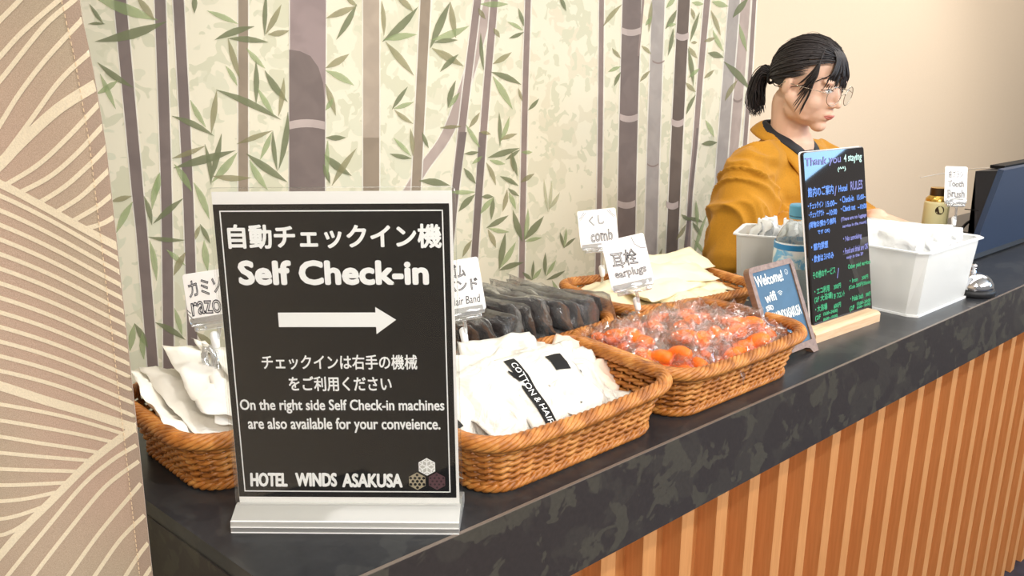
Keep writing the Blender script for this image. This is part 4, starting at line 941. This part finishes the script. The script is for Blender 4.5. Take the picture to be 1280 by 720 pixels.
b = MB(); b.rbox(-.03, .16, .10, .22, 0, .012, .01); b.build('stand_base', m_mond, mon)
cab = MB(); a0_ = onY(1258, 212, .78); 
pts = smooth_path([onY(1150, 222, 1.35), onY(1200, 213, 1.2), onY(1233, 210, 1.0), a0_, a0_+Vector((.03, .02, -.05))], 8)
cab.tube(pts, .0016, 6); tag(cab.build('power_cable', m_paper, None, True), 'thin white cable running behind the monitor along the beige wall', 'cable')
b = MB(); g0 = onZ(1195, 322); pts = smooth_path([onZ(1196, 318)+Vector((0, .02, .01)), onY(1196, 300, .80), onY(1203, 285, .82), onY(1214, 276, .80), onY(1222, 282, .79)], 8)
b.tube(pts, .004, 8); tag(b.build('black_cable', m_mond, None, True), 'black cable bundle looping between the white box and the monitor', 'cable')

# ------------------------------------------------------------------ person behind the counter
from mathutils.bvhtree import BVHTree
HD = 1.80; Hc = atD(1008, 104, HD)                       # centre of the head
Fh = Vector((.02, -1, 0)).normalized()                   # the way she faces: across the counter
HEADP = math.radians(14); Lf = Vector((0, 0, 1)).cross(Fh).normalized()*1
Ff = (Fh*math.cos(HEADP)-Vector((0, 0, 1))*math.sin(HEADP)).normalized(); Uh = Lf.cross(Ff)*-1
if Uh.z < 0: Uh = -Uh
HS = .97
HM = Matrix(((Lf.x*HS, Ff.x*HS, Uh.x*HS, Hc.x), (Lf.y*HS, Ff.y*HS, Uh.y*HS, Hc.y), (Lf.z*HS, Ff.z*HS, Uh.z*HS, Hc.z), (0, 0, 0, 1)))
Bx, By = Hc.x+.025, Hc.y+.058                            # torso axis
PM = Matrix.Translation((Bx, By, 0))
ps = thing('person', 'person in a mustard yellow jacket with round glasses and tied dark hair behind the counter', 'person', PM)
PI_ = PM.inverted()
def hp(s_, f, u): return HM @ Vector((s_, f, u))
def bp(x, y, z): return Vector((Bx+x, By-y, T+z))        # x to her left, y forward, z above the counter top
m_skin = mat('skin', srgb(228, 186, 160), .5, Subsurface_Weight=.12, Subsurface_Scale=.01); m_skin.node_tree.nodes['Principled BSDF'].inputs['Subsurface Radius'].default_value = (1, .35, .2)
m_hair = mat('dark_hair', srgb(34, 26, 25), .52); m_lip = mat('lips', srgb(200, 118, 108), .45); m_brow = mat('brow', srgb(78, 60, 52), .7); m_eyew = mat('eye_white', srgb(225, 222, 218), .3); m_iris = mat('iris', srgb(38, 26, 22), .15)
m_jacket = grainy(mat('mustard_cloth', srgb(186, 128, 14), .85, Sheen_Weight=.1), srgb(186, 128, 14), .05, 300, bs=.15)
m_shirt = mat('black_shirt', srgb(26, 26, 30), .7); m_trouser = mat('dark_trousers', srgb(40, 40, 46), .8); m_shoe = mat('black_shoes', srgb(20, 20, 20), .4); m_wire = mat('thin_metal', srgb(190, 180, 165), .2, 1); m_lens = see_through('lens', (1, 1, 1, 1), .02, .02, .3)
def remesh(mb, name, voxel, mt, smooth=3, parent=None, disp=None):
    o = mb.build('tmp', mt); md = o.modifiers.new('r', 'REMESH'); md.mode = 'VOXEL'; md.voxel_size = voxel
    sm = o.modifiers.new('s', 'SMOOTH'); sm.iterations = smooth; sm.factor = .5
    bpy.context.view_layer.update(); me = bpy.data.meshes.new_from_object(o.evaluated_get(bpy.context.evaluated_depsgraph_get()))
    bpy.data.objects.remove(o); me.name = name
    if not me.materials: me.materials.append(mt)
    if disp:
        cn = [(v_.co.copy(), v_.normal.copy()) for v_ in me.vertices]
        me.vertices.foreach_set('co', [c_ for a_, n_ in cn for c_ in disp(a_, n_)])
    me.transform(PI_); me.polygons.foreach_set('use_smooth', [True]*len(me.polygons)); me.update()
    return link(me, name, parent)
b = MB()
def hb(c, r, n=20): 
    q = MB(); q.ball(c, r, n); b.add([HM @ v_ for v_ in q.v], q.f)
hb((0, -.006, .028), (.073, .080, .075)); hb((0, .020, -.012), (.064, .068, .078)); hb((0, .034, -.052), (.049, .052, .044)); hb((0, .064, -.088), (.020, .020, .016))
for s_ in (-1, 1):
    hb((s_*.034, .044, -.032), (.029, .031, .031), 16); hb((s_*.027, .072, .020), (.024, .012, .010), 14); hb((s_*.031, .070, -.002), (.015, .012, .010), 14)
    hb((s_*.012, .088, -.034), (.0075, .008, .0065), 12); hb((s_*.036, .016, -.058), (.022, .036, .028), 14); hb((s_*.040, .030, -.044), (.024, .036, .032), 16)
    q = MB(); q.cap((s_*.056, .004, -.030), (s_*.040, .040, -.066), .019, .016); b.add([HM @ v_ for v_ in q.v], q.f)
    q = MB(); q.ball((0, 0, 0), (.0075, .015, .025), 16, rot=Euler((math.radians(-12), 0, math.radians(-s_*20)))); b.add([HM @ (v_+Vector((s_*.073, -.008, -.004))) for v_ in q.v], q.f)
q = MB(); q.cap((0, .078, .010), (0, .098, -.030), .0065, .0088, 12); q.cap((0, .084, -.056), (.0, .082, -.057), .012, .012); q.cap((-.014, .080, -.0555), (.014, .080, -.0555), .0062, .0062, 10); q.cap((-.011, .079, -.066), (.011, .079, -.066), .0068, .0068, 10); b.add([HM @ v_ for v_ in q.v], q.f)
neck_t = hp(0, -.028, -.055); nb = bp(0, .012, .245)
b.cap(neck_t, nb, .043, .048, 20); b.cap(nb, bp(0, 0, .16), .060, .09, 20)
# torso, legs, arms: one skin
b.cap(bp(-.10, 0, .20), bp(.10, 0, .20), .055, .055, 18)
for z, rx, ry, yy in ((.16, .14, .085, 0), (.08, .145, .095, .005), (0, .125, .09, .0), (-.08, .13, .09, -.01), (-.15, .155, .105, -.01)): b.ball(bp(0, yy, z), (rx, ry, .075), 22)
shR, elR, wrR = bp(-.165, .005, .195), bp(-.200, .03, .005), bp(-.07, .225, .085)
shL, elL, wrL = bp(.165, .005, .195), bp(.205, .03, .010), bp(.06, .225, .085)
for a_, e_, w_ in ((shR, elR, wrR), (shL, elL, wrL)): b.cap(a_, e_, .046, .037, 16); b.cap(e_, w_, .037, .025, 16)
for s_ in (-1, 1):
    hip, knee, ank = Vector((Bx+s_*.085, By, T-.18)), Vector((Bx+s_*.09, By-.01, .46)), Vector((Bx+s_*.09, By+.01, .085))
    b.cap(hip, knee, .082, .052, 18); b.cap(knee, ank, .052, .034, 16); b.cap(ank-Vector((0, -.02, .03)), ank+Vector((0, -.13, -.045)), .032, .028, 14)
for w_, s_ in ((wrR, -1), (wrL, 1)):
    dr = Vector((-s_*.45, -1, -.12)).normalized(); sd = Vector((0, 0, 1)).cross(dr).normalized()*(-s_)     # sd: towards the thumb side is inward
    pc = w_+dr*.045
    for k in range(4):
        o_ = (k-1.5)*.019; root = pc+sd*o_*-1+dr*.028; b.cap(w_+sd*o_*-.7+dr*.006, root, .0135, .0115, 10)
        ln = (.062, .074, .070, .056)[k]; mid_ = root+dr*ln*.5+Vector((0, 0, -.004)); tip = mid_+dr*ln*.40+Vector((0, 0, -.016)); b.cap(root, mid_, .0090, .0082, 10); b.cap(mid_, tip, .0082, .0068, 10)
    th = w_+sd*.026+dr*.018; t2 = th+dr*.030+sd*.022+Vector((0, 0, -.006)); b.cap(th, t2, .0125, .0095, 10); b.cap(t2, t2+dr*.026+sd*.004, .0092, .0075, 10)
body = remesh(b, 'body', .0028, m_skin, 11, ps)
bvh = BVHTree.FromPolygons([PM @ v_.co for v_ in body.data.vertices], [tuple(p.vertices) for p in body.data.polygons])
HMi = HM.inverted()
def onface(s_, u, lift=.0008):
    o_ = hp(s_, .3, u); d = -(HM.to_3x3() @ Vector((0, 1, 0))).normalized(); h = bvh.ray_cast(o_, d)
    return (h[0]-d*lift) if h[0] else hp(s_, .08, u)
def face_patch(name, outline_fn, mt, lift, nu=12, nv=4, bulge=0):
    m_ = MB(); vs = []
    for i in range(nu+1):
        t = i/nu; s_, ulo, uhi = outline_fn(t)
        for j in range(nv+1): q = j/nv; vs.append(onface(s_, ulo+(uhi-ulo)*q, lift+bulge*math.sin(PI*q)*math.sin(PI*t)))
    m_.add([PI_ @ v_ for v_ in vs], [(i*(nv+1)+j, (i+1)*(nv+1)+j, (i+1)*(nv+1)+j+1, i*(nv+1)+j+1) for i in range(nu) for j in range(nv)]); return m_.build(name, mt, ps, True)
for s_ in (-1, 1):
    face_patch('eyebrow', lambda t: (s_*(.014+.036*t), .0215+.006*math.sin(PI*t*.8)-.0018*(1-t), .0215+.006*math.sin(PI*t*.8)+.0028*math.sin(PI*min(t+.15, 1))), m_brow, .0006)
    ew = face_patch('eye', lambda t: (s_*(.019+.024*t), .000-.0045*math.sin(PI*t), .000+.0022*math.sin(PI*t)), m_eyew, .0006)
    face_patch('iris', lambda t: (s_*(.027+.009*t), .0012-.0052*math.sin(PI*t)**.6, .0014), m_iris, .0011, 8)
    face_patch('eyelash', lambda t: (s_*(.018+.027*t), .0004+.0024*math.sin(PI*t), .0018+.0038*math.sin(PI*min(1, t+.04))), m_iris, .0015)
face_patch('lips', lambda t: (-.019+.038*t, -.0605-.0012*math.sin(PI*t), -.0595+.0052*math.sin(PI*t)**.8-.0014*math.exp(-((t-.5)*9)**2)), m_lip, .0007, 16, bulge=.0015)
face_patch('lips', lambda t: (-.0175+.035*t, -.062-.0062*math.sin(PI*t)**.8, -.0613-.0012*math.sin(PI*t)), m_lip, .0007, 16, bulge=.002)
# glasses
gl_ = MB(); ln_ = MB()
for s_ in (-1, 1):
    ring = [hp(s_*(.034+.0245*math.cos(a_)), .1035-abs(.034+.0245*math.cos(a_)*1)*.16, -.008+.0225*math.sin(a_)) for a_ in [2*PI*k/28 for k in range(28)]]
    gl_.tube([PI_ @ p for p in ring], .00085, 5, True); ln_.poly([PI_ @ p for p in ring])
    gl_.tube([PI_ @ p for p in (hp(s_*.058, .093, -.001), hp(s_*.070, .080, .0), hp(s_*.078, .02, .000), hp(s_*.079, -.012, .002), hp(s_*.077, -.028, -.014))], .0008, 5)
gl_.tube([PI_ @ p for p in (hp(-.0105, .102, -.005), hp(0, .105, -.001), hp(.0105, .102, -.005))], .0008, 5)
fr = gl_.build('glasses_frame', m_wire, ps, True); ln_.build('lens', m_lens, fr)
# hair
def hairdisp(): pass
hr_ = MB(); rnd = random.Random(3)
def onskull(d, k=1.0):
    """point on the hair volume in the direction d from the skull centre"""
    c = Vector((0, -.006, .030)); a = Vector((.0800*k, .0890*k, .0830*k)); d = d.normalized()
    t = 1/math.sqrt((d.x/a.x)**2+(d.y/a.y)**2+(d.z/a.z)**2); return c+d*t
cap_ = MB(); rings = []
NA, NB2 = 40, 22
vs = []; idx = {}
for i in range(NB2+1):
    for j in range(NA):
        th = PI*.5+(-PI*.5)*1.0*(1-i/NB2)*1.0; a_ = 2*PI*j/NA
        # hairline: how far down the hair reaches in each direction (front high, back low)
        fr_c = math.sin(a_)                      # +1 front
        low = -.55+ (1.02 if fr_c > .35 else (.62 if fr_c > -.05 else 0.0))*1
        lo_ang = {True: 0}.get(False, low)
        el = PI/2+(lo_ang-PI/2)*(i/NB2)
        d = Vector((math.cos(a_)*math.cos(el), math.sin(a_)*math.cos(el), math.sin(el)))
        p = onskull(d, .985); vs.append(PI_ @ hp(*p))
fs = [(i*NA+j, i*NA+(j+1) % NA, (i+1)*NA+(j+1) % NA, (i+1)*NA+j) for i in range(NB2) for j in range(NA)]
cap_.add(vs, fs); hair = cap_.build('hair', m_hair, ps, True)
tie = Vector((-.012, -.090, -.006))
def slerp(a_, b_, t):
    a_ = a_.normalized(); b_ = b_.normalized(); w = math.acos(max(-1, min(1, a_.dot(b_)))); 
    return (a_*math.sin((1-t)*w)+b_*math.sin(t*w))/max(math.sin(w), 1e-4)
st_ = MB()
c0 = Vector((0, -.006, .030)); td = tie-c0
for k in range(420):                                     # swept back over the skull to the tie
    a_ = rnd.uniform(-1, 1)*2.0; front = Vector((math.sin(a_)*.95, math.cos(a_)*.9, rnd.uniform(.35, 1.0)+(.0 if abs(a_) < 1 else -.35*abs(a_))))
    kk = rnd.uniform(.99, 1.035); pts = []
    for j in range(10):
        t = j/9; p = onskull(slerp(front, td, t), kk*(1+.012*math.sin(t*6+k))); pts.append(PI_ @ hp(*p))
    st_.tube(pts, [.0004]+[.0013]*8+[.0008], 3)
for k in range(210):                                     # fringe and side locks
    s_ = rnd.uniform(-1, 1); side = abs(s_) > .62
    root = onskull(Vector((s_*.35, .45+rnd.uniform(-.1, .15), 1)), 1.01)
    if side:
        sg_ = 1 if s_ > 0 else -1; lnz = rnd.uniform(-.065, .02) if rnd.random() < .45 else rnd.uniform(-.01, .03)
        tipp = Vector((sg_*(.071+rnd.uniform(0, .006)), .040+rnd.uniform(-.022, .018)+(lnz*.1), lnz)); midp = onskull(Vector((sg_*.75, .75, .52)), 1.03)
    else:
        tipp = Vector((s_*.075+rnd.uniform(-.012, .012), .0905-abs(s_)*.025, rnd.uniform(.006, .040)-.008*abs(s_))); midp = onskull(Vector((s_*.5, 1, .62)), 1.035)
    P = smooth_path([root, midp, (midp*.35+tipp*.65)+Vector((0, .004, 0)), tipp], 4); st_.tube([PI_ @ hp(*p) for p in P], [.0014]*(len(P)-2)+[.0009, .0002], 3)
for k in range(150):                                     # short tied tail
    a_ = rnd.uniform(0, 2*PI); r1 = rnd.uniform(.3, 1)
    out = Vector((math.cos(a_)*.018*r1, 0, math.sin(a_)*.014*r1)); far = rnd.uniform(.35, 1)
    P = smooth_path([tie+Vector((0, .012, 0))+out*.4, tie+Vector((out.x*1.2, -.022*far-.006, .014*far+out.z)), tie+Vector((out.x*1.5, -.052*far+out.z*.3, -.020+out.z)), tie+Vector((out.x*1.6, -.046*far+rnd.uniform(-.004, .012), -.062+rnd.uniform(-.018, .012))), tie+Vector((out.x*1.4, -.026*far+rnd.uniform(-.01, .014), -.086+rnd.uniform(-.022, .014)))], 4)
    st_.tube([PI_ @ hp(*p) for p in P], [.0013]*(len(P)-3)+[.0010, .0007, .0002], 3)
for k in range(26):                                      # loose hairs
    d = Vector((rnd.uniform(-1, 1), rnd.uniform(-1, .8), rnd.uniform(.2, 1))); p = onskull(d, 1.02); q = onskull(d+Vector((rnd.uniform(-.3, .3), -.4, .1)), rnd.uniform(1.05, 1.12))
    st_.tube([PI_ @ hp(*x) for x in (p, (p+q)/2+Vector((0, 0, .003)), q)], [.0004, .0003, .0001], 3)
st_.build('strands', m_hair, hair, True)
q = MB(); q.tube([PI_ @ hp(*(tie+Vector((.017*math.cos(a_), .0, .015*math.sin(a_))))) for a_ in [2*PI*k/16 for k in range(16)]], .004, 6, True); q.build('hair_tie', m_shirt, hair, True)
# jacket
b = MB()
b.cap(bp(-.115, 0, .19), bp(.115, 0, .19), .068, .068, 20); b.cap(bp(-.05, -.02, .235), bp(.05, -.02, .235), .045, .045, 16)
for z, rx, ry, yy in ((.15, .165, .105, .0), (.08, .172, .110, .0), (0, .172, .108, .0), (-.08, .175, .108, -.004), (-.16, .185, .112, -.01), (-.24, .19, .115, -.01)): b.ball(bp(0, yy, z), (rx, ry, .085), 26)
for a_, e_, w_, s_ in ((shR, elR, wrR, -1), (shL, elL, wrL, 1)):
    o_ = Vector((s_*.012, .0, -.012)); b.cap(a_+Vector((0, 0, -.012)), e_+o_, .066, .082, 20); b.cap(e_+o_, e_.lerp(w_, .70), .078, .046, 20); b.cap(e_+o_+Vector((0, .01, -.04)), e_+o_+Vector((0, .01, -.06)), .060, .050, 16)
def folds(co, nr):
    z = co.z+.25*noise.noise(co*4); q1 = Vector((co.x*7+z*3, co.y*7, z*9+co.x*5)); q2 = Vector((co.x*10-z*4, co.y*9+z*2, z*5))+Vector((5, 2, 1))
    r1 = max(0, 1-abs(noise.noise(q1))*4.0); r2 = max(0, 1-abs(noise.noise(q2))*4.5)
    return co+nr*(.010*noise.noise(co*7)+.013*r1**1.6+.010*r2**1.6-.005)
jk = remesh(b, 'jacket', .0048, m_jacket, 8, ps, folds)
bv2 = BVHTree.FromPolygons([PM @ v_.co for v_ in jk.data.vertices], [tuple(p.vertices) for p in jk.data.polygons])
def strap(name, pts, half, thick, mt, lift=0):
    """flat band lying on the body along pts; its outer face turned away from the neck axis"""
    P = smooth_path(pts, 6); rings = []
    for i, p in enumerate(P):
        t = (P[min(i+1, len(P)-1)]-P[max(i-1, 0)]).normalized(); ax_ = bp(0, -.0, p.z-T); o_ = Vector((p.x-ax_.x, p.y-ax_.y, .10)).normalized(); o_ = (o_-t*o_.dot(t)).normalized(); c = t.cross(o_)
        rings.append([PI_ @ (p+o_*(thick*math.cos(a_)+lift)+c*(half*math.sin(a_))) for a_ in [2*PI*k/10 for k in range(10)]])
    m_ = MB(); m_.loft(rings); return m_.build(name, mt, ps, True)
def surf(x, z, extra=.004):
    """front surface of the jacket at x, z"""
    h = bv2.ray_cast(bp(x, .5, z), Vector((0, 1, 0))); return h[0]+Vector((0, -extra, 0)) if h[0] else bp(x, .12, z)
for s_ in (1, -1):
    e_ = .010 if s_ > 0 else .005
    strap('collar_band', [bp(0, -.074, .300), bp(s_*.040, -.060, .298), bp(s_*.066, -.020, .283), bp(s_*.067, .025, .262), surf(s_*.050, .205, e_), surf(s_*.022, .13, e_), surf(-s_*.012, .05, e_), surf(-s_*.045, -.05, e_)], .020, .0048, m_jacket)
    strap('shirt_collar', [bp(0, -.064, .304), bp(s_*.036, -.052, .303), bp(s_*.058, -.016, .290), bp(s_*.056, .026, .272), bp(s_*.040, .062, .245), bp(s_*.016, .088, .208)], .016, .004, m_shirt)
q = MB(); q.ball(bp(0, .035, .17), (.075, .075, .085), 20); remesh(q, 'shirt_front', .006, m_shirt, 1, ps)
# trousers and shoes
b = MB()
b.ball(bp(0, -.005, -.2), (.165, .115, .09), 22)
for s_ in (-1, 1):
    b.cap(Vector((Bx+s_*.085, By, T-.2)), Vector((Bx+s_*.09, By-.01, .46)), .095, .068, 18); b.cap(Vector((Bx+s_*.09, By-.01, .46)), Vector((Bx+s_*.09, By+.01, .12)), .068, .062, 18)
remesh(b, 'trousers', .010, m_trouser, 3, ps)
for s_ in (-1, 1):
    b = MB(); b.cap(Vector((Bx+s_*.09, By+.03, .042)), Vector((Bx+s_*.09, By-.13, .036)), .042, .036, 16)
    b.v = [Vector((v_.x, v_.y, max(v_.z, .0))) for v_ in b.v]; b.v = [PI_ @ v_ for v_ in b.v]; b.build('shoe', m_shoe, ps, True)
